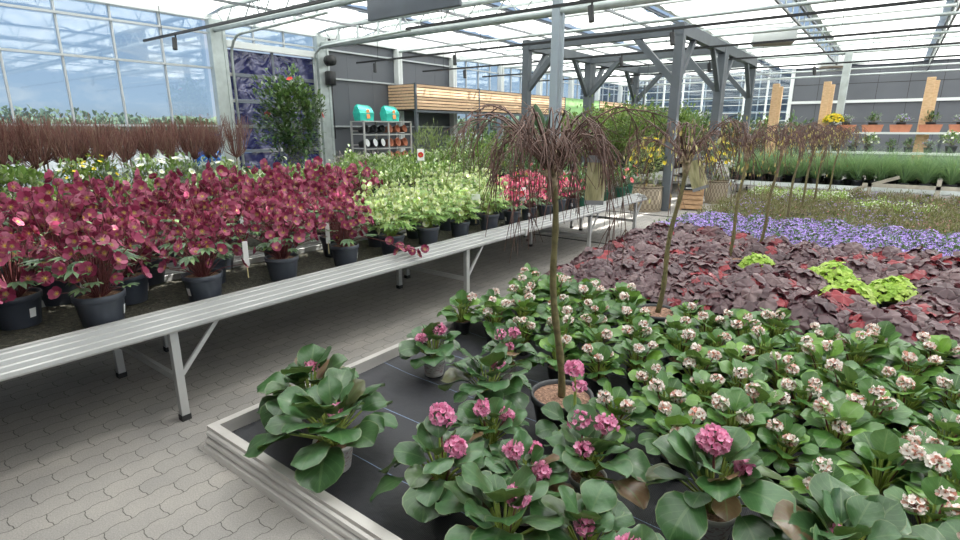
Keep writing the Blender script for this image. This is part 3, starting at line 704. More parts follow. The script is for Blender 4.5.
# ================================================================== timber fascia along the left wall
t = thing('timber_fascia', 'long canopy of horizontal larch slats below the high windows', 'canopy', (-11.2,11.7,2.2))
def slats(x0,x1,y0,y1,mat,name='slat_panel'):
    m = MB()
    for k in range(8):
        z = .015+k*.087
        if x0 == x1: m.box(x0, x0+.03, y0, y1, z, z+.066)
        else: m.box(x0, x1, y0, y0+.03, z, z+.066)
    return obj(name, m.mesh(name, mat, False), t)
slats(-1.08,-.04,0,0,G['larch'])
for a, b in ((.06,3.0),(3.04,6.0),(6.04,8.9)): slats(0,0,a,b,G['larch'])
m = MB(); m.box(0,.03,8.95,12.2,.02,.7); obj('green_panel', m.mesh('green_panel', G['fascia_green'], False), t)
for a, b in ((12.25,15.2),(15.24,18.2)): slats(0,0,a,b,G['larch'])
m = MB(); m.box(-1.05,-.01,.04,18.2,-.02,.71); obj('backing', m.mesh('backing', G['fascia_dark'], False), t)
m = MB()
for y in (0,3.0,6.0,8.9,12.2,15.2,18.2): m.box(-.02,.045,y,y+.05,-.03,.73)
m.box(-.05,.05,0,18.25,-.08,-.02); obj('corner_trim', m.mesh('corner_trim', G['pergola'], False), t)
m = MB()
for y in (.02,3.0,6.0,9,12.2,15.2,18.2): m.box(-.06,.03,y,y+.09,-2.2,-.06)
obj('post', m.mesh('post', G['pergola'], False), t)

# ================================================================== dark grey pergola
t = thing('pergola', 'large open dark grey steel pergola with diagonal braces', 'pergola', (0,0,0))
px = (-7.1,-3.62); ZP = 3.6
rowsY = (11.2, 14.4, 17.9)
for x in px:
    for y in rowsY:
        m = MB(); wdt = .085 if y != 14.4 else .09; m.box(x-wdt, x+wdt, y-wdt, y+wdt, 0, ZP, .008)
        obj('post', m.mesh('post', G['pergola'], False), t)
        if y == 14.4:
            m = MB(); m.box(x-.085,x+.085,y+.11,y+.28,0,ZP,.008); obj('post', m.mesh('post', G['pergola'], False), t)
    m = MB(); m.box(x-.08,x+.08,rowsY[0]-.095,rowsY[-1]+.095,ZP-.2,ZP+.02); obj('side_beam', m.mesh('side_beam', G['pergola'], False), t)
for y in rowsY:
    m = MB(); m.box(px[0]+.085,px[1]-.085,y-.075,y+.075,ZP-.2,ZP); obj('cross_beam', m.mesh('cross_beam', G['pergola'], False), t)
    for x, s in ((px[0],1),(px[1],-1)):
        m = MB(); m.bar((x+s*.05,y,ZP-1.05),(x+s*.9,y,ZP-.15),.12,.12,(0,1,0)); obj('brace', m.mesh('brace', G['pergola'], False), t)
for x in px:
    for y, s in ((11.2,1),(14.4,-1),(14.5,1),(17.9,-1)):
        m = MB(); m.bar((x,y+s*.05,ZP-1.05),(x,y+s*.9,ZP-.15),.1,.1,(1,0,0)); obj('brace', m.mesh('brace', G['pergola'], False), t)
t = thing('trellis_ladder', 'narrow dark upright trellis ladder standing inside the pergola', 'trellis', (-7.0,17.6,0))
m = MB(); m.box(0,.05,0,.05,0,3.0); m.box(.28,.33,0,.05,0,3.0); obj('upright', m.mesh('upright', G['pergola'], False), t)
m = MB()
for k in range(11): m.box(.05,.28,.01,.04,.3+k*.26,.34+k*.26)
obj('rung', m.mesh('rung', G['pergola'], False), t)

# ================================================================== benches
RIM = [(-.17,.03),(-.17,.082),(-.165,.086),(-.143,.084)]
for k_ in range(4):
    o_, h_ = -.143+k_*.036, .084-k_*.019
    RIM += [(o_+.002,h_-.028),(o_+.01,h_-.030),(o_+.016,h_-.008),(o_+.022,h_-.004),(o_+.034,h_-.008)]
RIM += [(.0,.0),(-.008,-.012),(-.06,-.014)]
def rim_strip(m, p0, p1, nrm, prof, z):
    """extruded ribbed profile from p0 to p1, bulging along nrm"""
    m.quad_grid([[ (p[0]+nrm[0]*o, p[1]+nrm[1]*o, z+h) for o, h in prof] for p in (p0, p1)])
def bench(label, x0, x1, y0, y1, z=.565, legs=(), mat='alu', joints=()):
    """x1 is the side nearest the aisle"""
    t = thing('plant_bench', label, 'bench', (0,0,0))
    m = MB(); m.box(x0+.15,x1-.15,y0+.15,y1-.15,z-.02,z+.042); obj('bench_top', m.mesh('bench_top', G['gravel'], False), t)
    m = MB(); rim_strip(m, (x1,y0), (x1,y1), (1,0), RIM, z); rim_strip(m, (x0,y1), (x0,y0), (-1,0), RIM, z)
    rim_strip(m, (x0,y0), (x1,y0), (0,-1), RIM, z); rim_strip(m, (x1,y1), (x0,y1), (0,1), RIM, z)
    obj('rim', m.mesh('rim', G[mat], False), t)
    for y in legs:
        for xa in (x1-.05, x0+.13):
            m = MB(); m.box(xa-.02,xa+.02,y-.022,y+.022,.03,z); l = obj('leg', m.mesh('leg', G['alu'], False), t)
            m = MB(); m.box(xa-.024,xa+.024,y-.026,y+.026,0,.035); obj('foot', m.mesh('foot', G['rubber'], False), l)
            m = MB(); m.bar((xa,y+.02,.28),(xa,y+.27,z+.0),.024,.018,(1,0,0)); obj('diagonal_brace', m.mesh('diagonal_brace', G['alu'], False), t)
        m = MB(); m.box(x0+.15,x1-.07,y-.012,y+.012,.235,.275); obj('crossbar', m.mesh('crossbar', G['alu'], False), t)
    for y in joints:
        m = MB(); m.box(x1-.02,x1+.012,y-.02,y+.02,z-.03,z+.05,.004); o = obj('joint_plate', m.mesh('joint_plate', G['alu'], False), t)
        m = MB(); m.box(x1-.02,x1+.014,y-.022,y+.022,z-.05,z-.028); obj('end_cap', m.mesh('end_cap', G['rubber'], False), o)
    return t
ZB = .608
bench('long ribbed aluminium bench by the paved aisle, carrying the front hellebores', -4.13, -3.03, -2.2, 8.45, legs=(-1.4,1.2,3.86,6.5,8.1), joints=(4.83,))
bench('aluminium bench directly behind the long aisle bench, full of hellebores', -5.2, -4.17, -1.2, 8.45, legs=(-.6,1.6,4.2,6.8,8.2))
bench('aluminium bench behind the hellebores with low variegated plants', -7.6, -5.95, -.5, 10.7, legs=(.5,3.2,5.9,8.6,10.2))
bench('rearmost aluminium bench near the glass wall with shrubs', -10.0, -8.2, 0, 14.0, legs=(.5,3.2,5.9,8.6,11.3,13.5))
bench('aluminium bench under the pergola with leafy green shrubs', -6.7, -4.3, 12.0, 17.6, legs=(12.5,15,17))

# floor-level display tray
t = thing('display_tray', 'large floor-level aluminium-edged tray lined with black woven fabric', 'tray', (0,0,0))
TX0, TX1, TY0, TY1 = -2.67, 3.4, 1.16, 15.2
m = MB(); n = 40; rows = []
for i in range(n+1):
    y = TY0+.01+(TY1-TY0-.02)*(i/n)**1.6
    rows.append([(TX0+.01+(TX1-TX0-.02)*j/24, y, .035+.008*noise.noise(V((j*.7,y*3,0)))+(.02 if j in (0,) else 0)) for j in range(25)])
m.quad_grid(rows); obj('fabric_liner', m.mesh('fabric_liner', G['cover']), t)
TR = [(-.02,.02),(-.02,.12),(0,.124),(.012,.12),(.012,.108),(.028,.1),(.034,.086),(.024,.076),(.04,.064),(.044,.05),(.032,.042),(.05,.03),(.055,.018),(.06,.0)]
m = MB(); rim_strip(m,(TX0-.0,TY0),(TX1,TY0),(0,-1),TR,0); rim_strip(m,(TX0,TY1),(TX0,TY0),(-1,0),TR,0)
m.box(TX0-.016,TX0+.03,TY0-.016,TY1,.096,.127); m.box(TX0+.03,TX1,TY0-.016,TY0+.03,.096,.127); m.box(TX0-.005,TX0+.028,TY0,TY1,.0,.098)
obj('rim', m.mesh('rim', G['alu_warm'], False), t)
m = MB(); m.box(-12,-2.75,10.4,10.46,0,.006); m.box(-12,-2.75,7.3,7.34,0,.006); struct('trim_1', m.mesh('trim_1', G['rubber'], False))

# ================================================================== plants on the tray
ORD = ['first','second','third','fourth','fifth','sixth','seventh','eighth','ninth','tenth','eleventh','twelfth','thirteenth','fourteenth','fifteenth','sixteenth']
ZT = .046
PB = [
 proto_bergenia([(.02,.02,.26,12,.03)], n=34, Lm=.2, Wm=.185, spread=.27, hmax=.2),                                   # 0 bud only
 proto_bergenia([(-.06,.07,.42,34,.055),(.1,-.02,.36,24,.042)], n=30, Lm=.18, Wm=.18, hmax=.22, spread=.24),             # 1 two big heads
 proto_bergenia([(.03,.05,.37,20,.04),(-.08,-.05,.31,18,.036),(.08,-.08,.32,16,.032)], n=28, Lm=.165, Wm=.165, hmax=.21, spread=.22),
 proto_bergenia([(0,.03,.42,36,.058),(.07,-.06,.33,14,.028)], n=30, Lm=.2, Wm=.19, hmax=.24, spread=.24),
 proto_bergenia([(.05,0,.36,22,.04)], n=32, Lm=.2, Wm=.2, hmax=.25, spread=.24),
 proto_bergenia([(-.05,.04,.38,12,.045),(.07,.03,.39,12,.045),(-.02,-.09,.32,9,.028)], n=28, Lm=.175, Wm=.17, hmax=.2, spread=.23),
]
GP = 'pink flowering bergenias on the tray'
for k, x, y, rz, sc, lb in [
 (0,-1.95,1.40,.3,1.12,'wide-spreading bergenia at the tray rim with one small bud, pale printed pot showing'),
 (4,-2.33,1.55,2.2,.98,'bergenia nearest the tray corner with bronze-tipped leaves behind the widest one'),
 (2,-2.25,2.46,5.35,.9,'bergenia with three pink heads at the far tray edge, pale printed pot beneath it'),
 (5,-1.83,2.72,1.0,.78,'pink bergenia just behind and right of the one with the visible printed pot'),
 (4,-1.62,2.22,.8,.95,'bergenia with large grey-green leaves left of the mulched tree pot'),
 (1,-1.34,1.50,.0,.95,'bergenia with two tall dense pink heads left of centre at the front'),
 (2,-1.36,1.88,3.3,.85,'pink bergenia in front of the mulched tree pot with low flower heads'),
 (4,-.92,1.36,.5,.95,'big-leaved bergenia at the bottom edge of the picture, centre'),
 (4,-.66,1.50,4.9,.78,'bergenia with a single pink head at bottom centre, right of the big-leaved one'),
 (5,-.86,1.93,.4,.95,'bergenia with loose bright pink bells right of the mulched pot'),
 (3,-.36,2.03,1.1,1.0,'bergenia with the roundest full pink head and a dark pointed leaf at right'),
 (2,-.44,1.44,2.0,.8,'pink bergenia cut by the bottom edge beside the bare black fabric'),
 (0,.08,1.98,2.6,.95,'bergenia with bronze-edged leaves at the lower right corner'),
 (2,-1.02,1.66,2.5,.85,'bergenia between the tall double-headed one and the big-leaved one'),
 (4,.5,1.55,3.1,.9,'bergenia in the lower right corner, cut by the bottom edge'),
 (4,.48,2.05,1.4,.95,'bergenia at the far lower right beside the bronze-edged one'),
 (3,.1,1.45,.9,.9,'bergenia below the lower right corner plants, nearest the camera')]:
    PB[k].put(lb, (x,y,ZT), rz, sc, GP)
# tall separate stalk beside the tree
W = [proto_bergenia([(.09*cos(a_)*u(.5,1.2),.09*sin(a_)*u(.5,1.2),u(.215,.29),n_,r_) for a_, n_, r_ in ((.5,12,.03),(2.4,10,.026),(4.2,8,.022),(5.6,7,.02))[:q]], n=26, Lm=.125, Wm=.12, hmax=.16, spread=.17, pink=False, leaf='bergw') for q in (2,3,2,1,3)]
TREES = [(-1.25,2.40),(-1.34,4.18),(-1.34,6.57),(-1.21,7.7),(-1.17,9.4),(-1.17,11.0),(-1.1,12.2),(-1.05,14.5)]
PINKS = [(-2.33,1.55),(-2.25,2.46),(-1.83,2.72),(-1.62,2.22),(-1.36,1.88),(-.86,1.93),(-.36,2.03),(.08,1.98),(.48,2.05)]
rowi = 0; y = 2.35
while y < 4.5:
    ci = 0; x = -2.75+(.15 if rowi % 2 else 0)
    if rowi > 3: x -= .0
    while x < 1.9:
        xx, yy = x+u(-.04,.04), y+u(-.04,.04)
        far = min((xx-a)**2+(yy-b)**2 for a, b in TREES[:2])**.5 > (.3 if yy < 3 else .24)
        farp = min((xx-a)**2+(yy-b)**2 for a, b in PINKS)**.5 > .3
        if far and farp and not (-.3 < xx < .1 and yy > 4.25) and xx > -2.62 and not (xx < -1.9 and yy < 2.95):
            side = 'left of the nearest weeping tree' if xx < -1.5 else ('near the mulched tree pot' if xx < -.9 else ('in the middle right' if xx < .1 else 'towards the right picture edge'))
            W[R.randrange(5)].put('white bergenia %s, %s from left in the %s row' % (side, ORD[ci] if ci < 16 else 'last', ORD[rowi]), (xx,yy,ZT), None, u(.9,1.15), 'small white bergenias in the middle of the tray')
            ci += 1
        x += .305
    y += .27; rowi += 1

H = [proto_heuchera('heu', R0=.072), proto_heuchera('heu', 38, .23, .2, .078), proto_heuchera('heu', 38, .21, .15, .055)]
HL = proto_heuchera('lime', 60, .2, .2, .042)
HL.put('lime green heuchera, the smaller one between the dark heucheras', (-.98,6.3,ZT), None, 1.0, None)
HL.put('lime green heuchera, larger front one near the right edge', (-.12,5.55,ZT), None, 1.1, None)
HL.put('lime green heuchera behind the larger front one at right', (-.3,6.05,ZT), None, 1.2, None)
HL.put('lime green heuchera at the far right behind the dark leaves', (.18,5.9,ZT), None, 1.1, None)
LM = [(-.98,6.3),(-.12,5.55),(-.3,6.05),(.18,5.9)]
rowi = 0; y = 4.75
while y < 7.5:
    ci = 0; x = -2.5+(.18 if rowi % 2 else 0)
    while x < 2.0:
        xx, yy = x+u(-.05,.05), y+u(-.04,.04)
        if min((xx-a)**2+(yy-b)**2 for a, b in LM)**.5 > .3 and min((xx-a)**2+(yy-b)**2 for a, b in TREES)**.5 > .2:
            H[R.randrange(3)].put('dark purple heuchera, %s from the left in the %s row of heucheras' % (ORD[ci], ORD[rowi]), (xx,yy,ZT), None, u(.95,1.2), 'dark heucheras'); ci += 1
        x += .37
    y += .34; rowi += 1

def cushion(name, leaf, nl, r, h, Lf, Wf, petal=None, nf=0, fr=.018, cat='flower'):
    pro = Proto(name, cat); add_pot(pro, .065, .09, 'pot_black', label=False, n=12)
    lf, st = MB(), MB(); bush_mesh(lf, nl, r, h, .1, Lf, Wf)
    for k in range(10): a = k*2.4; st.tube([(0,0,.07),(cos(a)*r*.6,sin(a)*r*.6,.1+h*.6)], [.003,.002], 3, False)
    pro.add('stems', st.mesh('stems', G['stem_green'])); pro.add('leaves', lf.mesh('leaves', L[leaf]))
    if petal:
        f = MB()
        for k in range(nf):
            th = k*2.39996; cz = 1-.95*(k+.5)/nf; rr = sqrt(1-cz*cz); kk = u(.9,1.15)
            floret(f, (cos(th)*rr*r*kk, sin(th)*rr*r*kk, .1+cz*h*kk+.01), (cos(th)*rr*.7+u(-.4,.4), sin(th)*rr*.7+u(-.4,.4), 1), fr*u(.8,1.2), 5, .15, 1, 1)
        pro.add('flowers', f.mesh('flowers', F[petal]))
    return pro
VC = [cushion('potted_bellflower','camp',260,.19,.15,.05,.022,'violet',n_,.022) for n_ in (110,75,130)]
def rows(protos, y0, y1, dy, x0, x1, dx, lab, group, seed=0, skip=lambda x,y: False, sc=(.9,1.15), zz=ZT):
    r = 0; y = y0
    while y < y1:
        c = 0; x = x0+(dx/2 if r % 2 else 0)
        while x < x1:
            xx, yy = x+u(-.12,.12)*dx, y+u(-.1,.1)*dy
            if not skip(xx,yy) and min((xx-a)**2+(yy-b)**2 for a, b in TREES)**.5 > .14:
                p = protos[R.randrange(len(protos))]; p.put(lab % (ORD[min(c,15)], ORD[min(r,15)]), (xx,yy,zz), None, u(*sc), group); c += 1
            x += dx
        y += dy; r += 1
rows(VC, 7.75, 9.6, .34, -2.5, 1.3, .36, 'violet bellflower cushion, %s from the left in the %s violet row', 'violet bellflowers across the tray')
BR = [cushion('potted_brown_cushion_plant','brown',330,.2,.17,.07,.014,'rose' if q else None,14,.012,'plant') for q in (0,1)]
BR.append(cushion('potted_brown_cushion_plant','brown',300,.19,.16,.07,.014,'violet',26,.014,'plant'))
rows(BR, 9.75, 13.2, .42, -2.5, 1.3, .42, 'low brownish green cushion plant, %s from the left in the %s brownish row', 'brownish cushion plants behind the violet flowers')
LW = [cushion('potted_white_cushion_flower','limew',260,.2,.17,.05,.02,'snow',n_,.02) for n_ in (18,50)]
rows(LW, 13.35, 14.2, .42, -2.4, -.7, .4, 'white-flowered green cushion near the grass bench, %s from left, %s row', 'white flowering cushions')
rows(LW, 12.2, 13.0, .42, -.25, .9, .4, 'fresh green white-flowered cushion at right, %s from the left in its %s row', 'white flowering cushions at right')
rows(BR, 14.3, 15.0, .42, -2.4, 1.3, .42, 'brownish cushion against the low white bench, %s from left, %s row', 'brownish cushions by the white bench')

# ------------------------------------------------------------------ weeping trees
def proto_weeping(Ht, n, rad, lean, catkins=0, pr_=.17, ph=.17, drop=.55):
    pro = Proto('potted_weeping_tree', 'tree')
    pi_ = add_pot(pro, pr_, ph, 'pot_black', 'mulch', label=False, n=28)
    top = V((lean[0], lean[1], Ht)); m = MB()
    pts = []; rad_ = []
    for k in range(14):
        t = k/13; q = V((lean[0]*t+.012*sin(t*9), lean[1]*t+.01*cos(t*7)-.01, .13+(Ht-.13)*t)); pts.append(q); rad_.append((.021-.006*t)*(1+.12*sin(k*2.7)))
    m.tube(pts, rad_, 9); pro.add('trunk', m.mesh('trunk', G['bark']))
    m = MB(); m.tube([top+V((0,0,-.13)), top+V((.004,0,-.06)), top, top+V((0,.01,.05)), top+V((.01,0,.1))], [.018,.028,.04,.036,.015], 9)
    for k in range(7): a = k*.9; m.tube([top+V((cos(a)*.02,sin(a)*.02,-.02)), top+V((cos(a)*.055,sin(a)*.055,u(-.02,.06)))], [.018,.008], 6)
    pro.add('graft_knot', m.mesh('graft_knot', G['bark_pale']))
    m = MB(); ct = MB()
    for k in range(n):
        az = k*2.39996+u(-.3,.3); r = rad*u(.45,1.1); up_ = u(.14,.33); dr_ = drop*u(.1,.75) if k % 7 else drop*1.25
        pts = [top+V((cos(az)*.02, sin(az)*.02, u(-.03,.07)))]
        for j in range(1, 10):
            t = j/9; rr = r*(1-(1-t)**2.1); zz = up_*sin(min(1,t*2.0)*pi/2)*1.0 - max(0,t-.38)**1.8*dr_*2.0
            pts.append(top+V((cos(az+.25*t)*rr+u(-.008,.008), sin(az+.25*t)*rr+u(-.008,.008), zz+u(-.008,.008))))
        m.tube(pts, [.0055-.0038*j/9 for j in range(10)], 4, False)
        for j in range(3, 9):
            for s in range(2):
                d = (pts[min(j+1,9)]-pts[j-1]).normalized(); e = pts[j]+d*u(.03,.14)+V((u(-.06,.06),u(-.06,.06),u(-.13,.0)))
                m.tube([pts[j], (pts[j]+e)/2+V((0,0,.01)), e], [.0028,.002,.0012], 3, False)
                if catkins and u(0,1) < catkins: sprig(ct, e, (u(-.3,.3),u(-.3,.3),-1), u(.03,.055), u(.012,.02))
    for k in range(5):
        a = u(0,TAU); m.tube([top, top+V((cos(a)*.06,sin(a)*.06,.12)), top+V((cos(a)*.13,sin(a)*.13,u(.16,.3)))], [.004,.003,.0015], 4, False)
    pro.add('weeping_branches', m.mesh('weeping_branches', G['twig']))
    if catkins: pro.add('withered_leaves', ct.mesh('withered_leaves', leafmat('golden_brown_leaf', [(0,(.3,.16,.06)),(.5,(.5,.38,.14)),(1,(.6,.55,.25))], .6, .3)))
    return pro
W1 = proto_weeping(1.40, 62, .44, (-.09,-.03), 0, .165, .2, .6)
W2 = proto_weeping(1.38, 30, .44, (.1,.05), .35)
W3 = proto_weeping(1.38, 24, .46, (.06,.02), .3)
lbs = ['nearest bare weeping tree, in the mulch-filled pot at the centre','second weeping tree from the camera, leaning right, beside the pergola post',
 'third weeping tree from the camera, among the dark heucheras','fourth weeping tree from the camera, at the front of the violet flowers',
 'fifth weeping tree from the camera, leaning at the back of the violet flowers','sixth weeping tree from the camera, with the thin straight stem',
 'seventh weeping tree from the camera, rising from the brownish cushions','farthest weeping tree, just before the low white bench']
for k, (x, y) in enumerate(TREES):
    (W1 if k == 0 else (W2 if k % 2 else W3)).put(lbs[k], (x,y,ZT), [0.0,.0,.35,.1,.2,.6,.0,.3][k], 1, 'bare weeping trees in a row')
# tall flowering stem standing before the nearest tree
st = thing('bergenia_stalk_plant', 'bergenia with one tall yellow-green stalk and drooping pink head by the tree trunk', 'plant', (-1.08,2.2,ZT))
m = MB(); m.lathe(pot_prof(.07,.1)[:-1], 16); obj('pot', m.mesh('pot', G['pot_black']), st)
lf, s2 = MB(), MB(); rosette(lf, s2, 9, .13, .12, .12, .13, 6, 5, .03, z0=.1); obj('leaves', lf.mesh('leaves', L['berg']), st); obj('stems', s2.mesh('stems', G['stem_green']), st)
m = MB(); m.tube([(0,0,.08),(.005,.01,.25),(-.01,.03,.38),(-.03,.05,.44)], [.009,.008,.007,.005], 7); o = obj('flower_stalk', m.mesh('flower_stalk', G['stem_green']), st)
f = MB(); cluster(f, (-.035,.055,.44), 26, .042, .016); cluster(f, (.02,.02,.37), 12, .025, .014); obj('flower_cluster', f.mesh('flower_cluster', F['pink']), o)

# picture tags hung on the two nearest trees
def m_tagpic():
    m, nt, out = newmat('printed_tree_picture'); p = pr(nt, (.5,.45,.3), .45)
    tc = nt.nodes.new('ShaderNodeTexCoord'); mp = nt.nodes.new('ShaderNodeMapping'); mp.inputs['Scale'].default_value = (40,40,8); nt.links.new(tc.outputs['Object'], mp.inputs[0])
    n = noi(nt, 1, 4, mp.outputs[0]); nt.links.new(ramp(nt, n, [(.3,(.16,.16,.07)),(.5,(.42,.38,.2)),(.72,(.62,.56,.38))]), p.inputs[0]); nt.links.new(p.outputs[0], out.inputs[0]); return m
G['tagpic'] = m_tagpic()
def pic_tag(x, y, z, rz, w_, h, tilt, label):
    t = thing('plant_picture_tag', label, 'tag', (x,y,z), rz); t.rotation_euler[1] = tilt
    m = MB(); m.box(-w_/2,w_/2,-.0015,.0015,0,h,.0012); obj('card', m.mesh('card', G['tagpic'], False), t, )
    m = MB(); m.box(-w_/2,w_/2,-.0022,.0022,h*.86,h*1.0); m.box(-w_/2,w_/2,-.0022,.0022,-.0,h*.09); o = obj('header_strip', m.mesh('header_strip', basic('tag_grey', (.25,.25,.27), .5), False), t)
    m = MB(); m.tube([(w_*.3,0,h),(w_*.1,.0,h+.05),(-.02,0,h+.06)], .0015, 4); obj('strap', m.mesh('strap', G['paper'], False), t)
pic_tag(-1.15,2.46,1.285,radians(37),.095,.24,.03,'printed picture tag hanging on the nearest weeping tree trunk')
pic_tag(-1.13,4.3,1.2,radians(30),.12,.27,-.35,'tilted picture tag hanging on the second weeping tree')

# ================================================================== hellebores and neighbours on the two front benches
HM = [proto_hellebore('maroon','hell',58,.40,.26,.036,pr_=.115,ph=.18,nleaf=16) for _ in range(3)]
HM.append(proto_hellebore('maroon','hell',66,.45,.27,.038,pr_=.115,ph=.18,nleaf=14))
HC_ = [proto_hellebore('cream','hellc',20,.34,.2,.026,'stem_green',.1,.16,44) for _ in range(3)]
HP = [proto_hellebore('rose','hell',34,.28,.17,.024,pr_=.09,ph=.15,nleaf=10) for _ in range(2)]
ZB = .608
def kindof(x, y):
    q = y/abs(x)
    return 0 if q < .86 else (1 if q < 1.42 else (2 if q < 1.98 else 3))
rown = ['front row','second row','third row','fourth row','back row']
cnt = {}
rowx = [-3.33,-3.68,-4.02,-4.45,-4.9]
for r, x in enumerate(rowx):
    ys = [-.3,.35,.94,1.5,2.1,2.66] if r == 0 else [(-.6+.27*(r % 2))+.52*k for k in range(7+r)]
    y = ys[-1]+.5; 
    while y < 6.75: ys.append(y); y += .46 if y < 5 else .36
    for y in ys:
        k = kindof(x,y)
        if k == 3: continue
        key = (k, r); c = cnt.get(key, 0); cnt[key] = c+1
        nm = ['maroon hellebore in grey pot','cream green hellebore in grey pot','rose pink hellebore in grey pot'][k]
        if k == 0: p = HM[3] if r >= 3 and R.random() < .6 else HM[R.randrange(3)]; sc = u(.92,1.05)*(1+.04*r)
        elif k == 1: p = HC_[R.randrange(3)]; sc = u(.95,1.15)
        else: p = HP[R.randrange(2)]; sc = u(.95,1.2)
        p.put('%s, %s from the near end, %s' % (nm, ORD[min(c,15)], rown[r]), (x+u(-.02,.02),y+u(-.03,.03),ZB), None, sc, ['maroon hellebores','cream hellebores','rose hellebores'][k]+' on the aisle benches')
# one long drooping flowering stem over the rim
t = thing('fallen_flower_spray', 'long maroon hellebore stem drooping over the aluminium bench rim', 'flower', (-3.3,3.0,.8))
m = MB(); m.tube([(-.05,-.15,.0),(.1,-.02,-.05),(.2,.08,-.09),(.27,.18,-.14)], .0035, 5); m.tube([(.1,-.02,-.05),(.22,-.0,-.1)], .003, 4); obj('stem', m.mesh('stem', G['stem_red']), t)
f = MB()
for c in ((.1,0,-.04),(.16,.05,-.07),(.2,.08,-.1),(.24,.12,-.13),(.27,.18,-.15),(.22,.0,-.1),(.2,-.02,-.12),(.28,.14,-.16),(.3,.2,-.12)): floret(f, c, (u(-.5,1),u(-1,.5),u(-.3,.6)), .036, 5, .35, 1, 3)
obj('flowers', f.mesh('flowers', F['maroon']), t)
# white flower-picture tags in pots
def stick_tag(x, y, z, rz, pic, label):
    t = thing('plant_tag', label, 'tag', (x,y,z), rz)
    m = MB(); m.box(-.004,.004,-.001,.001,-.16,0); obj('stick', m.mesh('stick', G['stake'], False), t)
    m = MB(); m.box(-.045,.045,-.0015,.0015,0,.15,.001); o = obj('card', m.mesh('card', G['paper'], False), t)
    m = MB(); fl = MB(); floret(fl, (0,-.0025,.075), (0,-1,0), .036, 6, .02, .9, 2); obj('printed_flower', fl.mesh('printed_flower', F[pic]), o)
stick_tag(-3.3,5.15,.86,radians(35),'red','white tag with a printed red flower in front of the rose hellebores')
stick_tag(-4.9,5.2,1.25,radians(35),'red','tag with red flower picture sticking out above the cream hellebores')
stick_tag(-3.42,4.45,.84,radians(35),'snow','pale tag between the cream and the rose hellebores')
for x, y, rz, lb in ((-3.2,1.75,.9,'front maroon pots'),(-3.35,2.5,.7,'maroon plants before the cream ones')):
    t = thing('plant_marker', 'pale pointed plastic marker stuck upright among the '+lb, 'marker', (x,y,.74), rz)
    m = MB(); m.box(-.016,.016,-.001,.001,.06,.22,.0008); obj('blade', m.mesh('blade', G['paper'], False), t)
    m = MB(); m.box(-.003,.003,-.001,.001,-.02,.07); obj('stick', m.mesh('stick', G['stake'], False), t)
# camellias and roses in green pots at the far end
RO = [proto_bush('potted_camellia','dark',260,.17,.22,.06,.035,.1,.17,'pot_green',fl_,n_,.04) for fl_, n_ in (('salmon',5),('rose',5),('yellow',4),(None,0))]
k = 0
names = ['salmon flowers','rose flowers','yellow flowers','no open flowers']
for x, y, q in [(-3.35,6.75,3),(-3.35,7.15,1),(-3.38,7.6,2),(-3.35,8.1,0),(-3.4,8.5,0),(-3.8,7.0,3),(-3.85,7.7,1),(-3.85,8.35,3),(-4.5,7.6,1),(-4.5,8.3,3),(-4.95,8.2,0),(-4.9,7.5,2)]:
    wh = 'front edge' if x > -3.5 else ('middle' if x > -4 else 'far side')
    RO[q].put('green-potted shrub with %s, bench end, %s, %s' % (names[q], wh, ['nearest the camera','second along','third along','fourth along','at the very end'][min(4,int((y-6.7)/.42))]), (x,y,ZB), None, u(.9,1.1), 'green-potted shrubs at the bench end')

# ================================================================== plants farther back
def field(protos, xs, y0, y1, dy, z, lab, group, sc=(.9,1.15), jit=.08):
    for r, x in enumerate(xs):
        y = y0+(dy/2 if r % 2 else 0); c = 0
        while y < y1:
            p = protos[R.randrange(len(protos))]
            p.put(lab % (ORD[min(c,15)], ['front','second','third','rear'][min(r,3)]), (x+u(-jit,jit), y+u(-jit,jit), z), None, u(*sc), group); y += dy; c += 1
VA = [proto_bush('potted_variegated_shrub','var',200,.2,.2,.075,.04,.09,.14), proto_bush('potted_variegated_shrub','var',220,.19,.26,.07,.045,.09,.14), proto_bush('potted_variegated_shrub','mid',200,.2,.2,.06,.035,.09,.14)]
SI = [proto_bush('potted_silver_leaved_plant','silver',220,.2,.17,.06,.03,.09,.14), proto_bush('potted_heather','heath',330,.2,.2,.05,.012,.08,.12)]
DK = [proto_bush('potted_evergreen_shrub','dark',420,.28,.42,.085,.045,.13,.2,zc=.5,full=True), proto_bush('potted_evergreen_shrub','dark',420,.3,.36,.09,.05,.13,.2,zc=.46,full=True), proto_bush('potted_leafy_shrub','mid',420,.28,.45,.08,.04,.13,.2,zc=.52,full=True)]
RD = [proto_bush('potted_evergreen_shrub','dark',240,.2,.22,.065,.035,.1,.15,flower='red',nf=6,fr=.035), proto_bush('potted_flowering_shrub','var',220,.2,.2,.06,.03,.1,.15,flower='snow',nf=16,fr=.03), proto_bush('potted_flowering_shrub','mid',220,.19,.22,.06,.03,.1,.15,flower='yellow',nf=12,fr=.022)]
field(VA, (-6.2,-6.6), 1.2, 8.0, .42, ZB, 'variegated shrub behind the hellebores, %s from the near end, %s row', 'variegated plants behind the hellebores')
field(SI+VA, (-7.0,-7.35), 1.2, 8.0, .42, ZB, 'pale mixed foliage plant behind the variegated shrubs, %s from the near end, %s row', 'pale foliage plants')
field(DK, (-6.3,-6.95), 8.2, 10.6, .52, ZB, 'glossy evergreen left of the tall column, %s from the near end, %s row', 'evergreens left of the column', (.8,.95))
field(VA, (-8.5,-8.9), 7.2, 12.5, .42, ZB, 'green and cream shrub before the pot rack, %s along the %s row', 'green and cream shrubs on the rear bench', (1,1.25))
field(DK, (-9.4,-9.8), 11.3, 13.8, .6, ZB, 'evergreen shrub under the timber fascia, %s along the %s row', 'evergreens under the fascia', (.85,1.05))
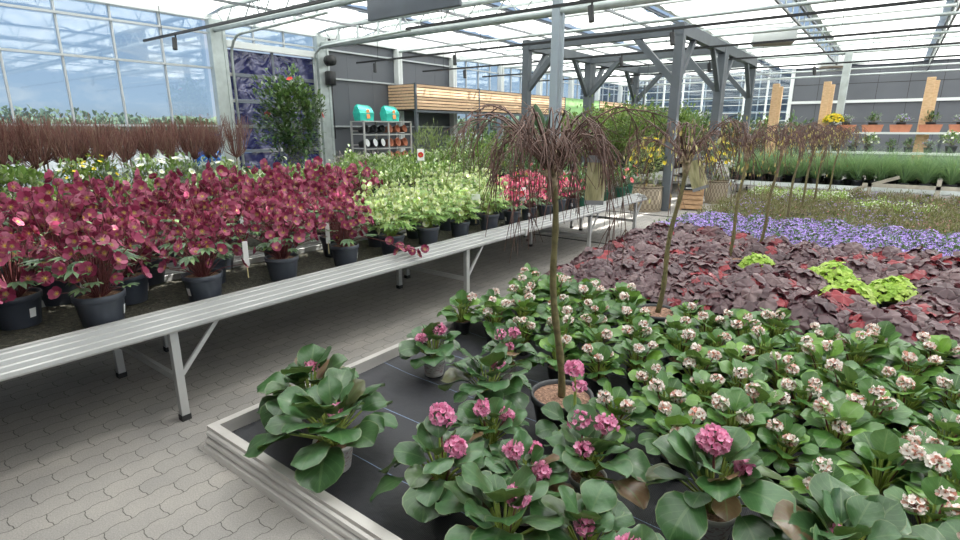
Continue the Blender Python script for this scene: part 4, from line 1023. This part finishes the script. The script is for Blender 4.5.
field([RD[0],VA[2]], (-8.5,-8.95,-9.4), 4.9, 6.9, .45, ZB-.05, 'low green plant before the violet door, %s along the %s row', 'low green plants by the door', (.8,1.0))
field([SI[1]], (-9.0,-9.5), 7.4, 9.0, .4, ZB, 'pinkish white heather right of the tall camellia, %s along the %s row', 'pinkish heathers', (1.1,1.35))
field([RD[1],SI[1],VA[0],SI[0],RD[2],SI[1],SI[0]], (-8.4,-8.6), .4, 4.7, .36, ZB, 'small flowering pot below the red twigs, %s from the left, %s row', 'small flowering pots at the left', (1.2,1.55))
TW = [proto_twiggy(46,.62,.5), proto_twiggy(52,.66,.45), proto_twiggy(40,.55,.52)]
field(TW, (-8.75,-9.2,-9.6,-9.85), .5, 4.9, .33, ZB, 'upright red twig shrub by the glass wall, %s from the left, %s row', 'red twig shrubs at the left', (.9,1.05), .04)
CAM = proto_bush('potted_tall_camellia','dark',3000,.62,.86,.115,.065,.22,.3,'pot_black','red',3,.06,zc=1.85,full=True,nb=16)
CAM.put('tall bushy camellia with glossy leaves before the violet door', (-10.25,6.95,0), 1.0, 1.0, None)
OL = proto_bush('potted_olive_bush','olive',900,.42,.42,.11,.018,.16,.22,zc=.62,full=True,nb=14,up=.9)
OL.put('feathery grey-green bush right of the plastic pot rack', (-9.45,10.35,ZB), 0, 1.05, None)
# under and behind the pergola
TG = [proto_bush('potted_green_tree','mid',800,.42,.62,.1,.05,.17,.25,zc=1.0,full=True,nb=14), proto_bush('potted_green_tree','dark',800,.42,.6,.11,.055,.17,.25,zc=.98,full=True,nb=14)]
field(TG, (-4.7,-5.4,-6.2), 12.3, 17.3, .8, ZB, 'leafy green shrub under the pergola, %s from the front in the %s row', 'shrubs under the pergola', (.85,1.05))
field(TG, (-7.9,-8.8,-9.7), 14.9, 24, 1.15, 0, 'tall green shrub near the timber fascia, %s along the %s row', 'tall shrubs near the fascia', (1.05,1.3))
def xrow(protos, y, x0, x1, dx, z, lab, group, sc=(.9,1.15)):
    c = 0; x = x0
    while x < x1: protos[R.randrange(len(protos))].put(lab % ORD[min(c,15)], (x+u(-.04,.04), y+u(-.05,.05), z), None, u(*sc), group); x += dx; c += 1
xrow(TG, 19.6, -6.5, -2.9, .8, 0, 'tall evergreen just behind the pergola, %s from the left', 'evergreens behind the pergola', (1.15,1.3))
xrow(TG, 20.8, -6.1, -2.3, .85, 0, 'tall evergreen in the rearmost row, %s from the left', 'rearmost evergreens', (1.15,1.35))
# large yellow-flowered plant over the basket
t = thing('paddle_leaved_plant', 'tall plant of flat green paddles with a pink tip behind the nearest weeping tree', 'plant', (-6.12,10.3,ZB), radians(35))
m = MB(); m.lathe(pot_prof(.14,.2)[:-1], 18); obj('pot', m.mesh('pot', G['pot_terra']), t)
def pad(m, c, w_, h, tl):
    rows = []
    for i in range(11):
        v = i/10; hw = w_/2*sin(pi*min(.999,max(.03,v))**.85)**.7; th = .05*sin(pi*min(.97,max(.03,v)))
        rows.append([V(c)+V((cos(a)*hw+tl*v*h, sin(a)*th, v*h)) for a in [TAU*k/14 for k in range(14)]])
    m.quad_grid(rows, close=True)
for c, w_, h, tl in (((0,0,.14),.26,.55,0),((.02,0,.62),.3,.5,.1),((-.02,0,1.02),.26,.55,-.25),((.12,0,1.0),.22,.45,.35)):
    m = MB(); pad(m, c, w_, h, tl); obj('paddle', m.mesh('paddle', L['hell']), t)
f = MB(); floret(f, (.3,-.02,1.47), (.2,-.5,1), .06, 6, .8, .9, 2); obj('flower', f.mesh('flower', F['salmon']), t)
YF = proto_bush('potted_yellow_bells_shrub','olive',520,.34,.5,.12,.03,0,.1,flower='yellow',nf=34,fr=.05,zc=.55,full=True)
def m_wicker():
    m, nt, out = newmat('grey_wicker'); p = pr(nt, (.3,.24,.17), .7)
    tc = nt.nodes.new('ShaderNodeTexCoord'); b = nt.nodes.new('ShaderNodeTexChecker'); uvn = nt.nodes.new('ShaderNodeUVMap')
    mp = nt.nodes.new('ShaderNodeMapping'); mp.inputs['Scale'].default_value = (44,14,1); nt.links.new(uvn.outputs[0], mp.inputs[0]); nt.links.new(mp.outputs[0], b.inputs[0]); b.inputs['Scale'].default_value = 1
    b.inputs['Color1'].default_value = (.36,.3,.22,1); b.inputs['Color2'].default_value = (.2,.16,.11,1); nt.links.new(b.outputs[0], p.inputs[0]); bump(nt, p, b.outputs[1], .6, .01)
    nt.links.new(p.outputs[0], out.inputs[0]); return m
G['wicker'] = m_wicker()
def basket(x, y, r, h, label):
    t = thing('wicker_basket', label, 'basket', (x,y,0)); n = 28
    prof = [(r*.9,0),(r*.99,h*.15),(r*1.0,h*.5),(r*.97,h*.85),(r*.95,h),(r*.9,h),(r*.9,h*.3)]
    m = MB(); m.quad_grid([[(a*cos(TAU*k/n),a*sin(TAU*k/n),z) for k in range(n+1)] for a, z in prof], [[(k/n,i/7) for k in range(n+1)] for i in range(7)])
    obj('wall', m.mesh('wall', G['wicker']), t)
    m = MB(); pts = [(r*.96*cos(TAU*k/n),r*.96*sin(TAU*k/n),h) for k in range(n+1)]; m.tube(pts, .018, 6); m.tube([(p[0],p[1],.012) for p in pts], .018, 6); obj('braided_rim', m.mesh('braided_rim', G['wicker']), t)
    m = MB(); m.lathe([(0,h*.88),(r*.9,h*.86)], n); obj('soil', m.mesh('soil', G['soil']), t)
basket(-3.98,11.0,.33,.5,'round wicker basket on the paving left of the pergola post')
YF.put('shrub with drooping yellow blossoms growing from the round wicker basket', (-4.0,11.05,.42), 0, 1.0, None)
basket(-3.1,13.1,.24,.5,'smaller wicker basket behind the wooden crate')
YF.put('drooping yellow-leaved shrub in the smaller wicker basket', (-3.1,13.1,.42), 1, .9, None)
t = thing('wooden_crate', 'square slatted wooden crate at the tray edge right of the pergola post', 'crate', (-3.25,11.75,0), .25)
m = MB()
for k in range(4): z = .03+k*.1; m.box(-.22,.22,-.22,-.205,z,z+.085); m.box(-.22,.22,.205,.22,z,z+.085); m.box(-.22,-.205,-.205,.205,z,z+.085); m.box(.205,.22,-.205,.205,z,z+.085)
obj('slat_wall', m.mesh('slat_wall', G['crate'], False), t)
m = MB()
for sx in (-1,1):
    for sy in (-1,1): m.box(sx*.2-.015,sx*.2+.015,sy*.2-.015,sy*.2+.015,0,.43)
obj('corner_post', m.mesh('corner_post', G['crate'], False), t)
m = MB(); m.box(-.2,.2,-.2,.2,.3,.38); obj('soil', m.mesh('soil', G['soil'], False), t)
t = thing('crate_sign', 'small black name board leaning on the wooden crate', 'sign', (-3.2,11.5,.42), .25)
m = MB(); m.box(-.16,.16,-.01,.01,0,.1); obj('board', m.mesh('board', G['black'], False), t)
m = MB()
for k in range(9): m.box(-.12+k*.026,-.105+k*.026,-.012,-.0101,.035,.06)
obj('lettering', m.mesh('lettering', G['paper'], False), t)
SI[1].put('pale dry heather standing in the wooden crate', (-3.25,11.8,.36), 0, 1.3, None)

# low white bench with grasses
bench('low white bench edge behind the tray carrying ornamental grasses', -3.35, 3.4, 15.35, 17.4, z=.26, mat='white_metal', legs=(15.8,17))
GR = [proto_grass(), proto_grass(220,1.0,.3)]
for r, y in enumerate((15.65,16.1,16.6,17.05)):
    xrow(GR, y, -3.1+(r % 2)*.2, 2.6, .42, .31, 'blue-green ornamental grass, %%s from the left in the %s grass row' % ORD[r], 'ornamental grasses', (.95,1.15))
t = thing('wooden_trestle', 'weathered wooden trestle with a slanted brace at the right end of the grass bench', 'trestle', (-.35,15.1,0))
m = MB(); m.bar((-.25,0,.3),(.55,0,.62),.07,.05,(0,1,0)); obj('slanted_brace', m.mesh('slanted_brace', basic('weathered_wood', (.42,.38,.31), .8, 0, .2, 8), False), t)
m = MB(); m.box(-.1,1.6,-.03,.03,.38,.46); m.box(-.1,1.6,-.03,.03,.12,.2); m.box(.0,.08,-.03,.03,0,.46); m.box(1.2,1.28,-.03,.03,0,.6); obj('frame', m.mesh('frame', basic('weathered_wood2', (.45,.41,.34), .8, 0, .2, 8), False), t)

# right-hand display shelves with timber posts
t = thing('display_shelf', 'stepped plant shelf with raw timber posts before the dark back wall', 'shelf', (0,18.3,0))
for x in (-2.95,-1.68,.55):
    m = MB(); m.box(x-.15,x+.03,-.06,.06,0,2.92,.008); m.box(x+.02,x+.12,-.04,.08,0,2.84,.008); obj('timber_post', m.mesh('timber_post', G['timber'], False), t)
for z, y0 in ((1.52,-.35),(1.02,-.8)):
    m = MB(); m.box(-1.9,2.4,y0,y0+.5,z,z+.05); obj('shelf_board', m.mesh('shelf_board', G['white_metal'], False), t)
m = MB()
for x in (-1.9,-.6,.9,2.4): m.box(x-.03,x+.03,-.8,-.74,0,1.02); m.box(x-.03,x+.03,-.3,-.24,0,1.52)
obj('support', m.mesh('support', G['pergola'], False), t)
CH = proto_bush('potted_yellow_chrysanthemum','mid',240,.2,.16,.06,.03,.11,.17,'pot_black','yellow',150,.032,zc=.24)
SM = [proto_bush('potted_bedding_plant','silver',150,.13,.11,.05,.03,.09,.12,'pot_black','violet',12,.016), proto_bush('potted_bedding_plant','dark',150,.13,.13,.05,.03,.09,.12,'pot_black')]
CH.put('bright yellow chrysanthemum ball on the shelf by the timber post', (-1.45,18.1,1.57), 0, 1.15, None)
for k in range(6):
    x = -1.15+k*.6; t = thing('terracotta_planter', 'terracotta coloured planter box on the upper shelf, %s from the left' % ORD[k], 'planter', (x,18.18,1.57), 0, 'terracotta planters on the upper shelf')
    m = MB(); m.quad_grid([[(-.2,-.12,0),(.2,-.12,0),(.2,.12,0),(-.2,.12,0)],[(-.24,-.15,.19),(.24,-.15,.19),(.24,.15,.19),(-.24,.15,.19)],[(-.21,-.12,.19),(.21,-.12,.19),(.21,.12,.19),(-.21,.12,.19)],[(-.2,-.11,.1),(.2,-.11,.1),(.2,.11,.1),(-.2,.11,.1)]], close=True)
    obj('box', m.mesh('box', G['pot_terra'], False), t)
    if k >= 0: SM[k % 2].put('small bedding plant standing in the %s terracotta planter on the shelf' % ORD[k], (x,18.18,1.68), None, 1.2, 'bedding plants on the upper shelf')
xrow(SM+[RD[1]], 17.75, -1.7, 2.2, .4, 1.07, 'small pot on the lower shelf behind the grasses, %s from the left', 'pots on the lower shelf', (1,1.3))

# rack of nested plastic pots by the dark wall
t = thing('pot_rack', 'grey metal rack holding black and terracotta plastic pots by the dark wall', 'rack', (-11.7,9.75,0))
RL = 1.75; RZ = (.75,1.13,1.5)
m = MB()
for y in (0,RL/2,RL):
    for x in (0,.5): m.box(x-.02,x+.02,y-.02,y+.02,0,1.85)
obj('upright', m.mesh('upright', G['alu'], False), t)
for z in RZ+(1.83,):
    m = MB()
    if z < 1.8: m.bar((0,-.0,z+.1),(0,RL,z+.1),.03); m.bar((.5,0,z),(.5,RL,z),.03); m.box(0,.5,-.01,.01,z,z+.03); m.box(0,.5,RL-.01,RL+.01,z,z+.03)
    else: m.box(-.02,.52,-.02,RL+.02,z,z+.03)
    obj('shelf_frame', m.mesh('shelf_frame', G['alu'], False), t)
for zi, z in enumerate(RZ):
    for k in range(6):
        black = k < 3; y = 9.75+.16+k*.285; r = (.13,.115,.1)[zi]
        colr = 'black' if black else 'terracotta'
        q = thing('plastic_pot', '%s plastic pot lying on the rack, %s from the left, %s tier' % (colr, ORD[k], ['lowest','middle','top'][zi]), 'pot', (-11.42,y,z+.14), 0, colr+' pots on the rack')
        q.rotation_euler = (0, radians(78), .25)
        pm = G['pot_black'] if black else G['pot_terra']
        m = MB(); m.lathe([(0,-.12),(r*.72,-.12),(r*.95,.1),(r*1.05,.1),(r*1.05,.13),(r*.98,.13),(r*.88,.09),(r*.68,-.09),(0,-.09)], 18); obj('body', m.mesh('body', pm), q)
        if zi == 0 or (zi == 1 and black): m = MB(); m.lathe([(0,.125),(r*.9,.12)], 18); obj('nested_saucer', m.mesh('nested_saucer', G['white_metal'] if black else G['pot_terra']), q, )
G['teal'] = basic('teal_bag', (.03,.45,.36), .4, 0, .2, 9); G['orange'] = basic('orange_print', (.8,.3,.1), .5)
for y, lb in ((9.95,'left teal potting soil bag with an orange strip standing on the pot rack'),(10.9,'right teal bag with an orange strip standing on the pot rack')):
    t = thing('soil_bag', lb, 'bag', (-11.45,y,1.86), .12)
    m = MB(); m.quad_grid([[(-.1,-.22,0),(.12,-.24,0),(.12,.28,0),(-.1,.28,0)],[(-.12,-.25,.2),(.14,-.26,.2),(.14,.3,.2),(-.12,.3,.2)],[(-.06,-.24,.36),(.06,-.24,.36),(.06,.26,.36),(-.06,.27,.36)],[(-.01,-.2,.42),(.01,-.2,.42),(.01,.22,.4),(-.01,.22,.4)]], close=True)
    o = obj('body', m.mesh('body', G['teal'], False), t)
    m = MB(); m.face([(.145,.0,.06),(.145,.13,.06),(.13,.12,.3),(.13,.0,.3)]); obj('printed_strip', m.mesh('printed_strip', G['orange'], False), o)

# view settings
vs = SC.view_settings; vs.view_transform = 'Standard'; vs.look = 'None'; vs.gamma = 1; vs.exposure = 0.95
SC.display_settings.display_device = 'sRGB'
SC.cycles.max_bounces = 10; SC.cycles.transparent_max_bounces = 16
